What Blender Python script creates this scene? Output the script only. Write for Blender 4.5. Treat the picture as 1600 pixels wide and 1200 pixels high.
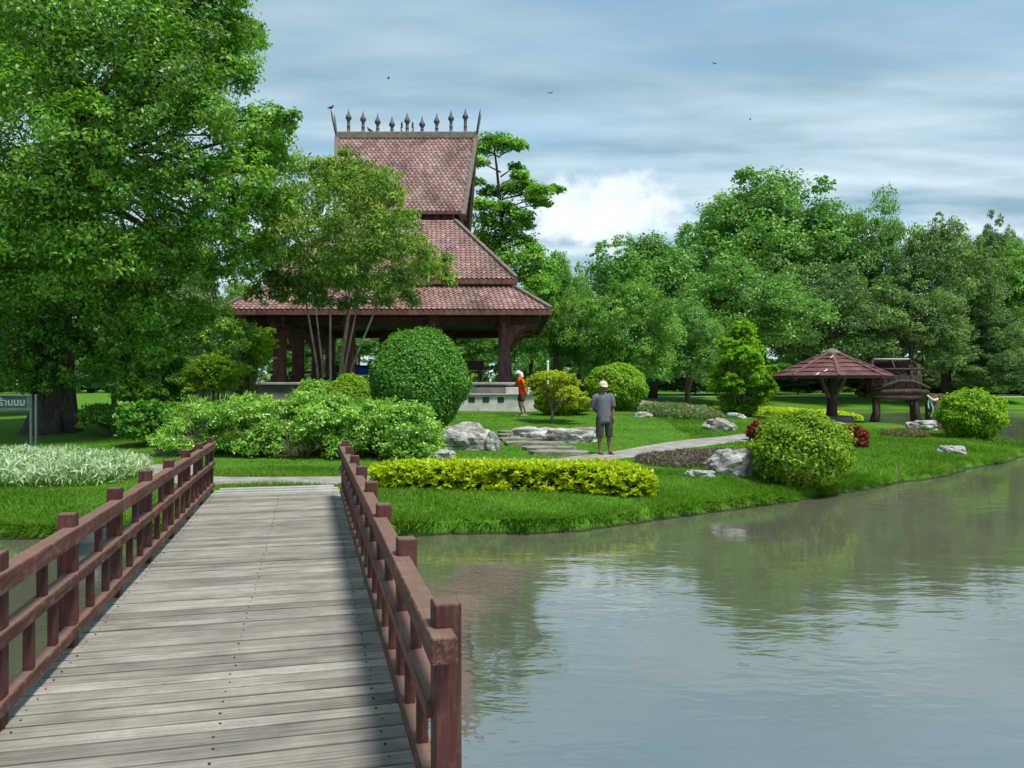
import bpy, bmesh, math, random
import numpy as np
from mathutils import Vector, Matrix, noise as mnoise

# ------------------------------------------------------------------ clear
for o in list(bpy.data.objects):
    bpy.data.objects.remove(o)
scene = bpy.context.scene
COL = scene.collection
R = math.radians

# ------------------------------------------------------------------ camera
F = 1250.0            # focal length in photo pixels (photo is 1600 x 1200)
CAMZ = 2.0            # eye height above the pond surface
cam_d = bpy.data.cameras.new("camera")
cam_d.sensor_width = 36.0
cam_d.lens = 36.0 * F / 1600.0
cam_d.clip_start = 0.05
cam_d.clip_end = 4000.0
cam = bpy.data.objects.new("camera", cam_d)
cam.location = (0, 0, CAMZ)
cam.rotation_euler = (R(90), 0, 0)
COL.objects.link(cam)
scene.camera = cam

# ------------------------------------------------------------------ light, sky, exposure
SUN_DIR = Vector((0.29, -0.34, 0.88)).normalized()
world = bpy.data.worlds.new("World")
scene.world = world
world.use_nodes = True


def N(nt, t, **kw):
    n = nt.nodes.new(t)
    for k, v in kw.items():
        if k == 'loc':
            continue
        setattr(n, k, v)
    return n


def build_world():
    nt = world.node_tree
    nt.nodes.clear()
    L = nt.links.new
    out = N(nt, 'ShaderNodeOutputWorld')
    bg = N(nt, 'ShaderNodeBackground')
    bg.inputs['Strength'].default_value = 0.135
    sky = N(nt, 'ShaderNodeTexSky')
    sky.sky_type = 'NISHITA'
    sky.sun_disc = False
    sky.sun_elevation = math.asin(SUN_DIR.z)
    sky.sun_rotation = math.atan2(SUN_DIR.x, SUN_DIR.y)
    sky.air_density = 1.0
    sky.dust_density = 1.2
    sky.ozone_density = 1.0
    tc = N(nt, 'ShaderNodeTexCoord')
    sep = N(nt, 'ShaderNodeSeparateXYZ')
    L(tc.outputs['Generated'], sep.inputs[0])
    # project the view direction on a cloud layer
    zz = N(nt, 'ShaderNodeMath', operation='MAXIMUM'); L(sep.outputs['Z'], zz.inputs[0]); zz.inputs[1].default_value = 0.0
    za = N(nt, 'ShaderNodeMath', operation='ADD'); L(zz.outputs[0], za.inputs[0]); za.inputs[1].default_value = 0.10
    dx = N(nt, 'ShaderNodeMath', operation='DIVIDE'); L(sep.outputs['X'], dx.inputs[0]); L(za.outputs[0], dx.inputs[1])
    dy = N(nt, 'ShaderNodeMath', operation='DIVIDE'); L(sep.outputs['Y'], dy.inputs[0]); L(za.outputs[0], dy.inputs[1])
    cmb = N(nt, 'ShaderNodeCombineXYZ'); L(dx.outputs[0], cmb.inputs[0]); L(dy.outputs[0], cmb.inputs[1])
    mp = N(nt, 'ShaderNodeMapping'); L(cmb.outputs[0], mp.inputs['Vector'])
    mp.inputs['Rotation'].default_value = (0, 0, R(20)); mp.inputs['Scale'].default_value = (0.7, 1.7, 1)
    mp.inputs['Location'].default_value = (3.1, 1.7, 0)
    n1 = N(nt, 'ShaderNodeTexNoise'); L(mp.outputs[0], n1.inputs['Vector'])
    n1.inputs['Scale'].default_value = 0.85; n1.inputs['Detail'].default_value = 8; n1.inputs['Roughness'].default_value = 0.58
    n1.inputs['Distortion'].default_value = 0.5
    r1 = N(nt, 'ShaderNodeMapRange', interpolation_type='SMOOTHSTEP'); L(n1.outputs['Fac'], r1.inputs['Value'])
    r1.inputs['From Min'].default_value = 0.30; r1.inputs['From Max'].default_value = 0.60
    r1.inputs['To Min'].default_value = 0.25; r1.inputs['To Max'].default_value = 0.95
    # milky air towards the horizon
    rh = N(nt, 'ShaderNodeMapRange', interpolation_type='SMOOTHSTEP'); L(sep.outputs['Z'], rh.inputs['Value'])
    rh.inputs['From Min'].default_value = 0.02; rh.inputs['From Max'].default_value = 0.42
    rh.inputs['To Min'].default_value = 0.62; rh.inputs['To Max'].default_value = 0.0
    hn = N(nt, 'ShaderNodeMath', operation='MULTIPLY_ADD'); L(n1.outputs['Fac'], hn.inputs[0]); hn.inputs[1].default_value = 0.9; hn.inputs[2].default_value = 0.45
    rh2 = N(nt, 'ShaderNodeMath', operation='MULTIPLY'); L(rh.outputs[0], rh2.inputs[0]); L(hn.outputs[0], rh2.inputs[1])
    ad = N(nt, 'ShaderNodeMath', operation='ADD', use_clamp=True); L(r1.outputs[0], ad.inputs[0]); L(rh2.outputs[0], ad.inputs[1])
    mn = N(nt, 'ShaderNodeMath', operation='MINIMUM'); L(ad.outputs[0], mn.inputs[0]); mn.inputs[1].default_value = 0.93
    # cloud tone: thin grey veil and whiter cores
    n3 = N(nt, 'ShaderNodeTexNoise'); L(mp.outputs[0], n3.inputs['Vector']); n3.inputs['Scale'].default_value = 1.7; n3.inputs['Detail'].default_value = 6
    ct = N(nt, 'ShaderNodeMapRange'); L(n3.outputs['Fac'], ct.inputs['Value'])
    ct.inputs['From Min'].default_value = 0.34; ct.inputs['From Max'].default_value = 0.66
    cm = N(nt, 'ShaderNodeMix', data_type='RGBA'); L(ct.outputs[0], cm.inputs['Factor'])
    cm.inputs['A'].default_value = (1.25, 1.95, 2.45, 1); cm.inputs['B'].default_value = (4.1, 4.7, 4.95, 1)
    hz_ = N(nt, 'ShaderNodeMapRange', interpolation_type='SMOOTHSTEP'); L(sep.outputs['Z'], hz_.inputs['Value'])
    hz_.inputs['From Min'].default_value = 0.12; hz_.inputs['From Max'].default_value = 0.50
    cb = N(nt, 'ShaderNodeMix', data_type='RGBA'); L(hz_.outputs[0], cb.inputs['Factor'])
    cb.inputs['A'].default_value = (3.7, 4.3, 4.6, 1); cb.inputs['B'].default_value = (1.75, 2.45, 2.85, 1)
    L(cb.outputs['Result'], cm.inputs['B'])
    mx = N(nt, 'ShaderNodeMix', data_type='RGBA'); L(mn.outputs[0], mx.inputs['Factor'])
    skt = N(nt, 'ShaderNodeMix', data_type='RGBA', blend_type='MULTIPLY'); skt.inputs['Factor'].default_value = 1.0
    L(sky.outputs['Color'], skt.inputs['A']); skt.inputs['B'].default_value = (0.72, 0.88, 0.82, 1)
    L(skt.outputs['Result'], mx.inputs['A']); L(cm.outputs['Result'], mx.inputs['B'])
    # one heap of cumulus low over the trees
    c = Vector((140 / F, 1.0, 272 / F)).normalized()
    sub = N(nt, 'ShaderNodeVectorMath', operation='SUBTRACT'); L(tc.outputs['Generated'], sub.inputs[0]); sub.inputs[1].default_value = c
    scl = N(nt, 'ShaderNodeVectorMath', operation='MULTIPLY'); L(sub.outputs[0], scl.inputs[0]); scl.inputs[1].default_value = (1 / 0.094, 1 / 0.2, 1 / 0.047)
    ln = N(nt, 'ShaderNodeVectorMath', operation='LENGTH'); L(scl.outputs[0], ln.inputs[0])
    n2 = N(nt, 'ShaderNodeTexNoise'); L(tc.outputs['Generated'], n2.inputs['Vector']); n2.inputs['Scale'].default_value = 26; n2.inputs['Detail'].default_value = 6; n2.inputs['Roughness'].default_value = 0.6
    ma = N(nt, 'ShaderNodeMath', operation='MULTIPLY_ADD'); L(n2.outputs['Fac'], ma.inputs[0]); ma.inputs[1].default_value = -1.5; L(ln.outputs['Value'], ma.inputs[2])
    rc = N(nt, 'ShaderNodeMapRange', interpolation_type='SMOOTHSTEP'); L(ma.outputs[0], rc.inputs['Value'])
    rc.inputs['From Min'].default_value = 0.36; rc.inputs['From Max'].default_value = -0.25; rc.inputs['To Min'].default_value = 0; rc.inputs['To Max'].default_value = 0.82
    n2b = N(nt, 'ShaderNodeTexNoise'); L(tc.outputs['Generated'], n2b.inputs['Vector']); n2b.inputs['Scale'].default_value = 14; n2b.inputs['Detail'].default_value = 5
    ctr = N(nt, 'ShaderNodeMapRange'); L(n2b.outputs['Fac'], ctr.inputs['Value']); ctr.inputs['From Min'].default_value = 0.35; ctr.inputs['From Max'].default_value = 0.62
    cc = N(nt, 'ShaderNodeMix', data_type='RGBA'); L(ctr.outputs[0], cc.inputs['Factor'])
    cc.inputs['A'].default_value = (3.5, 4.1, 4.45, 1); cc.inputs['B'].default_value = (4.9, 5.1, 5.2, 1)
    mx2 = N(nt, 'ShaderNodeMix', data_type='RGBA'); L(rc.outputs[0], mx2.inputs['Factor'])
    L(mx.outputs['Result'], mx2.inputs['A']); L(cc.outputs['Result'], mx2.inputs['B'])
    L(mx2.outputs['Result'], bg.inputs['Color'])
    L(bg.outputs[0], out.inputs[0])


build_world()
sun_d = bpy.data.lights.new("sun", 'SUN')
sun_d.energy = 2.7
sun_d.angle = R(11)
sun_d.color = (1.0, 0.95, 0.87)
sun = bpy.data.objects.new("sun", sun_d)
sun.rotation_euler = SUN_DIR.to_track_quat('Z', 'Y').to_euler()
sun.location = (20, -10, 40)
COL.objects.link(sun)
scene.view_settings.view_transform = 'Standard'
scene.view_settings.look = 'None'
scene.view_settings.gamma = 1.0
scene.view_settings.exposure = 0.84

# ------------------------------------------------------------------ helpers
def tag(o, label=None, cat=None, group=None, kind=None):
    if label: o['label'] = label
    if cat: o['category'] = cat
    if group: o['group'] = group
    if kind: o['kind'] = kind
    return o


def empty(name, loc=(0, 0, 0), rz=0.0):
    o = bpy.data.objects.new(name, None)
    o.location = loc
    o.rotation_euler = (0, 0, rz)
    o.empty_display_size = 0.2
    COL.objects.link(o)
    return o


def obj(name, me, mat=None, parent=None, loc=None, rot=None):
    o = bpy.data.objects.new(name, me)
    if mat is not None and len(me.materials) == 0:
        me.materials.append(mat)
    if parent is not None: o.parent = parent
    if loc is not None: o.location = loc
    if rot is not None: o.rotation_euler = rot
    COL.objects.link(o)
    return o


def inst(name, me, mat, parent=None):
    """object sharing a mesh but with a material of its own"""
    if len(me.materials) == 0:
        me.materials.append(mat)
    o = bpy.data.objects.new(name, me)
    o.material_slots[0].link = 'OBJECT'
    o.material_slots[0].material = mat
    if parent is not None: o.parent = parent
    COL.objects.link(o)
    return o


class MB:
    """collects shapes into one mesh"""
    def __init__(s):
        s.v = []; s.f = []

    def add(s, vs, fs):
        b = len(s.v)
        s.v += [tuple(p) for p in vs]
        s.f += [tuple(b + i for i in f) for f in fs]

    def box(s, c, d, M=None):
        x, y, z = d[0] / 2, d[1] / 2, d[2] / 2
        vs = [Vector((sx * x, sy * y, sz * z)) for sz in (-1, 1) for sy in (-1, 1) for sx in (-1, 1)]
        if M is not None: vs = [M @ p for p in vs]
        c = Vector(c)
        s.add([p + c for p in vs], [(0, 2, 3, 1), (4, 5, 7, 6), (0, 1, 5, 4), (2, 6, 7, 3), (0, 4, 6, 2), (1, 3, 7, 5)])

    def bbox(s, c, d, b=0.006, M=None):
        """box with chamfered vertical and horizontal edges (convex, 24 verts)"""
        h = [d[0] / 2, d[1] / 2, d[2] / 2]
        b = min(b, min(h) * 0.45)
        vs = []; idx = {}
        for sx in (-1, 1):
            for sy in (-1, 1):
                for sz in (-1, 1):
                    for k in range(3):
                        p = [sx * h[0], sy * h[1], sz * h[2]]
                        for a in range(3):
                            if a != k: p[a] -= (sx, sy, sz)[a] * b
                        idx[(sx, sy, sz, k)] = len(vs); vs.append(Vector(p))
        fs = []
        for k in range(3):
            a, c2 = [i for i in range(3) if i != k]
            for sg in (-1, 1):
                q = []
                for (u, w) in ((-1, -1), (1, -1), (1, 1), (-1, 1)):
                    t = [0, 0, 0]; t[k] = sg; t[a] = u; t[c2] = w
                    q.append(idx[(t[0], t[1], t[2], k)])
                fs.append(q)
        for k in range(3):   # edges along axis k
            a, c2 = [i for i in range(3) if i != k]
            for u in (-1, 1):
                for w in (-1, 1):
                    t1 = [0, 0, 0]; t2 = [0, 0, 0]
                    t1[a] = t2[a] = u; t1[c2] = t2[c2] = w; t1[k] = -1; t2[k] = 1
                    fs.append([idx[(*t1, a)], idx[(*t2, a)], idx[(*t2, c2)], idx[(*t1, c2)]])
        for sx in (-1, 1):
            for sy in (-1, 1):
                for sz in (-1, 1):
                    fs.append([idx[(sx, sy, sz, 0)], idx[(sx, sy, sz, 1)], idx[(sx, sy, sz, 2)]])
        # fix winding outward
        out = []
        for f in fs:
            p = [vs[i] for i in f]
            n = (p[1] - p[0]).cross(p[2] - p[0])
            ctr = sum(p, Vector()) / len(p)
            out.append(tuple(f) if n.dot(ctr) > 0 else tuple(reversed(f)))
        if M is not None: vs = [M @ p for p in vs]
        c = Vector(c)
        s.add([p + c for p in vs], out)

    def beam(s, a, b, w, h, up=(0, 0, 1), bev=0.006):
        a = Vector(a); b = Vector(b)
        d = b - a; L = d.length; d.normalize()
        x = d.cross(Vector(up)); x.normalize(); z = x.cross(d)
        M = Matrix((x, d, z)).transposed()
        s.bbox((a + b) / 2, (w, L, h), bev, M)

    def tube(s, pts, rad, n=8, cap=True, jit=0.0, rng=None):
        pts = [Vector(p) for p in pts]
        base = len(s.v)
        prev = None
        for i, p in enumerate(pts):
            d = (pts[min(i + 1, len(pts) - 1)] - pts[max(i - 1, 0)]).normalized()
            if prev is None:
                x = d.cross(Vector((0, 1, 0.13)))
                if x.length < 0.1: x = d.cross(Vector((1, 0, 0)))
            else:
                x = prev - d * prev.dot(d)
            x.normalize(); prev = x; y = d.cross(x)
            for k in range(n):
                a = 2 * math.pi * k / n
                r = rad[i] if hasattr(rad, '__len__') else rad
                if jit and rng: r *= 1 + rng.uniform(-jit, jit)
                s.v.append(tuple(p + x * (math.cos(a) * r) + y * (math.sin(a) * r)))
        for i in range(len(pts) - 1):
            for k in range(n):
                k2 = (k + 1) % n
                s.f.append((base + i * n + k, base + i * n + k2, base + (i + 1) * n + k2, base + (i + 1) * n + k))
        if cap:
            s.f.append(tuple(base + k for k in reversed(range(n))))
            s.f.append(tuple(base + (len(pts) - 1) * n + k for k in range(n)))

    def lathe(s, prof, c=(0, 0, 0), n=12):
        base = len(s.v); c = Vector(c)
        for r, z in prof:
            for k in range(n):
                a = 2 * math.pi * k / n
                s.v.append(tuple(c + Vector((math.cos(a) * r, math.sin(a) * r, z))))
        for i in range(len(prof) - 1):
            for k in range(n):
                k2 = (k + 1) % n
                s.f.append((base + i * n + k, base + i * n + k2, base + (i + 1) * n + k2, base + (i + 1) * n + k))
        s.f.append(tuple(base + k for k in reversed(range(n))))
        s.f.append(tuple(base + (len(prof) - 1) * n + k for k in range(n)))

    def prism(s, poly, d):
        """poly: list of 3D points (planar), extruded by vector d"""
        n = len(poly); d = Vector(d)
        vs = [Vector(p) for p in poly] + [Vector(p) + d for p in poly]
        fs = [tuple(reversed(range(n))), tuple(range(n, 2 * n))]
        fs += [(i, (i + 1) % n, n + (i + 1) % n, n + i) for i in range(n)]
        s.add(vs, fs)

    def mesh(s, name, smooth=False):
        me = bpy.data.meshes.new(name)
        me.from_pydata(s.v, [], s.f)
        if smooth:
            me.polygons.foreach_set('use_smooth', [True] * len(me.polygons))
        me.update()
        return me

    def build(s, name, mat, parent=None, smooth=False, recalc=True):
        me = s.mesh(name, smooth)
        if recalc:
            bm = bmesh.new(); bm.from_mesh(me)
            bmesh.ops.recalc_face_normals(bm, faces=bm.faces)
            bm.to_mesh(me); bm.free()
        return obj(name, me, mat, parent)


# ------------------------------------------------------------------ materials
def newmat(name):
    m = bpy.data.materials.new(name)
    m.use_nodes = True
    nt = m.node_tree
    bs = nt.nodes['Principled BSDF']
    return m, nt, bs


def ramp(nt, fac, cols):
    r = N(nt, 'ShaderNodeValToRGB')
    el = r.color_ramp.elements
    while len(el) < len(cols): el.new(0.5)
    for e, (p, c) in zip(el, cols):
        e.position = p; e.color = (c[0], c[1], c[2], 1)
    nt.links.new(fac, r.inputs['Fac'])
    return r.outputs['Color']


def nz(nt, vec, scale, detail=4, rough=0.55, dist=0.0):
    n = N(nt, 'ShaderNodeTexNoise')
    n.inputs['Scale'].default_value = scale; n.inputs['Detail'].default_value = detail
    n.inputs['Roughness'].default_value = rough; n.inputs['Distortion'].default_value = dist
    if vec is not None: nt.links.new(vec, n.inputs['Vector'])
    return n.outputs['Fac']


def mixc(nt, fac, a, b, blend='MIX'):
    m = N(nt, 'ShaderNodeMix', data_type='RGBA', blend_type=blend)
    for s, v in (('Factor', fac), ('A', a), ('B', b)):
        if hasattr(v, 'links') or isinstance(v, bpy.types.NodeSocket): nt.links.new(v, m.inputs[s])
        else: m.inputs[s].default_value = v if s == 'Factor' else (*v[:3], 1)
    return m.outputs['Result']


def coords(nt, kind='Object', scale=(1, 1, 1), rot=(0, 0, 0)):
    tc = N(nt, 'ShaderNodeTexCoord')
    mp = N(nt, 'ShaderNodeMapping')
    mp.inputs['Scale'].default_value = scale
    mp.inputs['Rotation'].default_value = rot
    nt.links.new(tc.outputs[kind], mp.inputs['Vector'])
    return mp.outputs[0]


def wpos(nt, scale=(1, 1, 1)):
    g = N(nt, 'ShaderNodeNewGeometry')
    mp = N(nt, 'ShaderNodeMapping')
    mp.inputs['Scale'].default_value = scale
    nt.links.new(g.outputs['Position'], mp.inputs['Vector'])
    return mp.outputs[0]


def bump(nt, bs, h, strength=0.3, dist=0.02):
    b = N(nt, 'ShaderNodeBump')
    b.inputs['Strength'].default_value = strength; b.inputs['Distance'].default_value = dist
    nt.links.new(h, b.inputs['Height'])
    nt.links.new(b.outputs[0], bs.inputs['Normal'])


LEAF_GAIN = {'leaf_big_tree': 2.5, 'leaf_olive_tree': 2.4, 'leaf_slim_tree': 2.7, 'leaf_far_green': 2.5, 'leaf_far_dark': 2.5, 'leaf_far_light': 2.1, 'leaf_far_olive': 2.4,
             'leaf_mixed_shrub': 2.1, 'leaf_topiary': 2.0, 'leaf_round_bush': 1.5, 'leaf_white_edged': 1.9, 'leaf_sage': 1.6, 'leaf_mauve': 1.5, 'grass_blade': 1.3, 'leaf_yellow_tree': 1.3, 'leaf_bright_bush': 1.6, 'leaf_lime_hedge': 1.25}


def leafmat(name, c0, c1, c2, trans=0.35, rough=0.45, spec=0.35):
    """c0 dark .. c2 light, per-leaf value in attribute v"""
    gain = LEAF_GAIN.get(name, 1.0)
    c0, c1, c2 = [tuple(min(0.8, x * gain) for x in c) for c in (c0, c1, c2)]
    m, nt, bs = newmat(name)
    at = N(nt, 'ShaderNodeAttribute'); at.attribute_name = 'v'
    col = ramp(nt, at.outputs['Fac'], [(0.05, c0), (0.5, c1), (0.95, c2)])
    nt.links.new(col, bs.inputs['Base Color'])
    bs.inputs['Roughness'].default_value = rough
    bs.inputs['Specular IOR Level'].default_value = spec
    tr = N(nt, 'ShaderNodeBsdfTranslucent')
    tcol = mixc(nt, 1.0, col, (1.25, 1.35, 0.55), 'MULTIPLY')
    nt.links.new(tcol, tr.inputs['Color'])
    ms = N(nt, 'ShaderNodeMixShader'); ms.inputs[0].default_value = trans
    nt.links.new(bs.outputs[0], ms.inputs[1]); nt.links.new(tr.outputs[0], ms.inputs[2])
    nt.links.new(ms.outputs[0], nt.nodes['Material Output'].inputs[0])
    return m


def woodmat(name, c0, c1, c2, grain=(30, 1.2, 30), rough=0.7, stain=None, bstr=0.35, rnd=0.25, wear=None, topwear=None):
    """grain runs along local Y by default"""
    m, nt, bs = newmat(name)
    tc = N(nt, 'ShaderNodeTexCoord')
    oi = N(nt, 'ShaderNodeObjectInfo')
    of = N(nt, 'ShaderNodeVectorMath', operation='SCALE'); of.inputs[0].default_value = (7.3, 3.1, 11.7)
    nt.links.new(oi.outputs['Random'], of.inputs['Scale'])
    ad = N(nt, 'ShaderNodeVectorMath', operation='ADD')
    nt.links.new(tc.outputs['Object'], ad.inputs[0]); nt.links.new(of.outputs[0], ad.inputs[1])
    mp = N(nt, 'ShaderNodeMapping'); mp.inputs['Scale'].default_value = grain
    nt.links.new(ad.outputs[0], mp.inputs['Vector'])
    g = nz(nt, mp.outputs[0], 1.0, 6, 0.65, 0.6)
    col = ramp(nt, g, [(0.28, c0), (0.5, c1), (0.72, c2)])
    big = nz(nt, ad.outputs[0], 2.3, 4, 0.6)
    sh = N(nt, 'ShaderNodeMapRange'); nt.links.new(big, sh.inputs['Value'])
    sh.inputs['From Min'].default_value = 0.3; sh.inputs['From Max'].default_value = 0.7
    sh.inputs['To Min'].default_value = 0.68; sh.inputs['To Max'].default_value = 1.25
    rv = N(nt, 'ShaderNodeMapRange'); nt.links.new(oi.outputs['Random'], rv.inputs['Value'])
    rv.inputs['To Min'].default_value = 1 - rnd; rv.inputs['To Max'].default_value = 1 + rnd
    mu = N(nt, 'ShaderNodeMath', operation='MULTIPLY'); nt.links.new(sh.outputs[0], mu.inputs[0]); nt.links.new(rv.outputs[0], mu.inputs[1])
    hs = N(nt, 'ShaderNodeHueSaturation'); nt.links.new(col, hs.inputs['Color']); nt.links.new(mu.outputs[0], hs.inputs['Value'])
    c = hs.outputs[0]
    if wear:
        w0 = nz(nt, ad.outputs[0], 13, 8, 0.78)
        gm = N(nt, 'ShaderNodeMath', operation='MULTIPLY_ADD'); nt.links.new(g, gm.inputs[0]); gm.inputs[1].default_value = 0.35; gm.inputs[2].default_value = -0.17
        wa = N(nt, 'ShaderNodeMath', operation='ADD'); nt.links.new(w0, wa.inputs[0]); nt.links.new(gm.outputs[0], wa.inputs[1])
        w = wa.outputs[0]
        wm = N(nt, 'ShaderNodeMapRange'); nt.links.new(w, wm.inputs['Value'])
        wm.inputs['From Min'].default_value = 0.52; wm.inputs['From Max'].default_value = 0.70
        wm.inputs['To Max'].default_value = 0.75
        c = mixc(nt, wm.outputs[0], c, wear)
    nt.links.new(c, bs.inputs['Base Color'])
    bs.inputs['Roughness'].default_value = rough
    bs.inputs['Specular IOR Level'].default_value = 0.3
    bump(nt, bs, g, bstr, 0.008)
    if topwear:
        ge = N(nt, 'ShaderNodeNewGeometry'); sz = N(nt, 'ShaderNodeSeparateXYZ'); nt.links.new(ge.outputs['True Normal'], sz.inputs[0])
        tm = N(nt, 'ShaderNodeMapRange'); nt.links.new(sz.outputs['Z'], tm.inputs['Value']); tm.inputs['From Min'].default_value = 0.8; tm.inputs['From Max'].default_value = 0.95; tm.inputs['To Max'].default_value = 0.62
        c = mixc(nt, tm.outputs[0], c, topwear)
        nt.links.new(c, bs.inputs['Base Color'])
    return m


def plainmat(name, c, rough=0.6, var=0.2, scale=6, spec=0.4, bstr=0.15, metal=0.0):
    m, nt, bs = newmat(name)
    co = coords(nt)
    n = nz(nt, co, scale, 6, 0.65)
    a = tuple(x * (1 - var) for x in c); b = tuple(min(1, x * (1 + var)) for x in c)
    nt.links.new(ramp(nt, n, [(0.3, a), (0.7, b)]), bs.inputs['Base Color'])
    bs.inputs['Roughness'].default_value = rough
    bs.inputs['Specular IOR Level'].default_value = spec
    bs.inputs['Metallic'].default_value = metal
    if bstr: bump(nt, bs, nz(nt, co, scale * 6, 5), bstr, 0.01)
    return m


M = {}
M['deck'] = woodmat('weathered_deck_wood', (0.105, 0.096, 0.08), (0.25, 0.232, 0.20), (0.38, 0.355, 0.31), grain=(1.6, 105, 60), rough=0.85, rnd=0.22, wear=(0.20, 0.195, 0.165))
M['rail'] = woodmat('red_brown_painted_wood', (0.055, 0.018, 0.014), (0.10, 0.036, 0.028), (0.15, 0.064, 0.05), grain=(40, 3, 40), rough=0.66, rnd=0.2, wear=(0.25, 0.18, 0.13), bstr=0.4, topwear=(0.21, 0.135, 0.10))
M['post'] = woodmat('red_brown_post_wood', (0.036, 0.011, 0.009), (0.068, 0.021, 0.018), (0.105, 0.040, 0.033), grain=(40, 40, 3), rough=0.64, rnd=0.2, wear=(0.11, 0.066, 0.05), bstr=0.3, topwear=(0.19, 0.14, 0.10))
M['pavwood'] = woodmat('dark_red_timber', (0.085, 0.032, 0.027), (0.14, 0.058, 0.05), (0.20, 0.095, 0.08), grain=(8, 8, 1.2), rough=0.65, rnd=0.15, wear=(0.20, 0.12, 0.10))
M['darkwood'] = woodmat('dark_brown_timber', (0.035, 0.018, 0.016), (0.06, 0.032, 0.028), (0.09, 0.05, 0.043), grain=(8, 8, 3), rough=0.7, rnd=0.15)
M['log'] = woodmat('rustic_log', (0.06, 0.038, 0.032), (0.115, 0.08, 0.068), (0.19, 0.145, 0.125), grain=(12, 12, 2), rough=0.85, rnd=0.2, wear=(0.22, 0.18, 0.15))
M['darklog'] = woodmat('dark_rustic_log', (0.035, 0.02, 0.018), (0.066, 0.04, 0.036), (0.11, 0.075, 0.066), grain=(12, 12, 3), rough=0.85, rnd=0.3, wear=(0.13, 0.095, 0.08))
M['bark'] = woodmat('grey_brown_bark', (0.035, 0.026, 0.02), (0.075, 0.058, 0.045), (0.13, 0.105, 0.085), grain=(9, 9, 1.6), rough=0.95, bstr=0.9)
M['palebark'] = woodmat('pale_bark', (0.15, 0.11, 0.085), (0.26, 0.20, 0.16), (0.36, 0.29, 0.24), grain=(7, 7, 4), rough=0.9, bstr=0.5)
M['hipcap'] = plainmat('ridge_mortar', (0.165, 0.135, 0.118), 0.85, 0.35, 5)
M['finial'] = plainmat('grey_painted_finial', (0.075, 0.078, 0.08), 0.6, 0.3, 8)
M['concrete'] = plainmat('grey_concrete', (0.33, 0.32, 0.29), 0.9, 0.3, 2.2)
M['darkconcrete'] = plainmat('dark_worn_concrete', (0.16, 0.15, 0.145), 0.9, 0.35, 3)
M['whitewall'] = plainmat('stained_white_plaster', (0.50, 0.49, 0.47), 0.85, 0.3, 2.5)
M['opening'] = plainmat('dark_vent', (0.02, 0.024, 0.026), 0.8, 0.2, 5)
M['nail'] = plainmat('rusty_nail', (0.045, 0.035, 0.028), 0.7, 0.3, 30)
M['stone'] = None
M['white'] = plainmat('white_paint', (0.75, 0.75, 0.73), 0.5, 0.1, 5)
M['signgreen'] = plainmat('green_sign_paint', (0.018, 0.075, 0.058), 0.5, 0.25, 6)
M['signgrey'] = plainmat('pale_green_sign_frame', (0.075, 0.12, 0.11), 0.55, 0.3, 6)
M['signgrey2'] = plainmat('pale_grey_pole', (0.38, 0.37, 0.35), 0.7, 0.2, 6)
M['aqua'] = plainmat('aqua_cloth', (0.16, 0.46, 0.38), 0.8, 0.1, 9)
M['garland'] = plainmat('cream_garland', (0.72, 0.58, 0.40), 0.8, 0.3, 30)
M['drum'] = plainmat('dark_green_plastic', (0.03, 0.045, 0.045), 0.45, 0.3, 9)
M['bluecloth'] = plainmat('blue_cloth', (0.02, 0.10, 0.52), 0.8, 0.2, 5)
M['bird'] = plainmat('dark_feather', (0.05, 0.05, 0.055), 0.7, 0.3, 20)
M['dove'] = plainmat('white_feather', (0.75, 0.74, 0.72), 0.7, 0.1, 20)


def stonemat(name, dark, mid, light):
    m, nt, bs = newmat(name)
    co = coords(nt)
    st = coords(nt, scale=(1, 1, 3.2), rot=(0.35, 0.2, 0))
    n = nz(nt, st, 2.2, 9, 0.68, 0.7)
    c1 = ramp(nt, n, [(0.33, dark), (0.46, mid), (0.6, light)])
    v = N(nt, 'ShaderNodeTexVoronoi', feature='DISTANCE_TO_EDGE'); v.inputs['Scale'].default_value = 3.1
    ds = N(nt, 'ShaderNodeVectorMath', operation='ADD'); nt.links.new(st, ds.inputs[0])
    no = N(nt, 'ShaderNodeTexNoise'); no.inputs['Scale'].default_value = 4; nt.links.new(co, no.inputs['Vector'])
    nt.links.new(no.outputs['Color'], ds.inputs[1]); nt.links.new(ds.outputs[0], v.inputs['Vector'])
    cr = N(nt, 'ShaderNodeMapRange'); nt.links.new(v.outputs['Distance'], cr.inputs['Value']); cr.inputs['From Max'].default_value = 0.035
    cr.inputs['To Min'].default_value = 0.5
    c2 = mixc(nt, 1.0, c1, cr.outputs[0], 'MULTIPLY')
    f = nz(nt, co, 22, 5, 0.7)
    fr = ramp(nt, f, [(0.3, (0.75, 0.75, 0.75)), (0.7, (1.15, 1.15, 1.15))])
    nt.links.new(mixc(nt, 1.0, c2, fr, 'MULTIPLY'), bs.inputs['Base Color'])
    bs.inputs['Roughness'].default_value = 0.92
    bs.inputs['Specular IOR Level'].default_value = 0.2
    bump(nt, bs, n, 0.9, 0.06)
    return m


M['stone'] = stonemat('grey_white_limestone', (0.10, 0.09, 0.085), (0.27, 0.25, 0.235), (0.52, 0.51, 0.48))
M['whitestone'] = stonemat('white_limestone', (0.17, 0.165, 0.15), (0.35, 0.345, 0.32), (0.55, 0.55, 0.52))
M['brownstone'] = stonemat('brown_grey_rock', (0.10, 0.085, 0.07), (0.22, 0.19, 0.155), (0.38, 0.35, 0.30))
M['slab'] = stonemat('pale_step_stone', (0.12, 0.115, 0.08), (0.21, 0.205, 0.155), (0.33, 0.32, 0.26))


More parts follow.
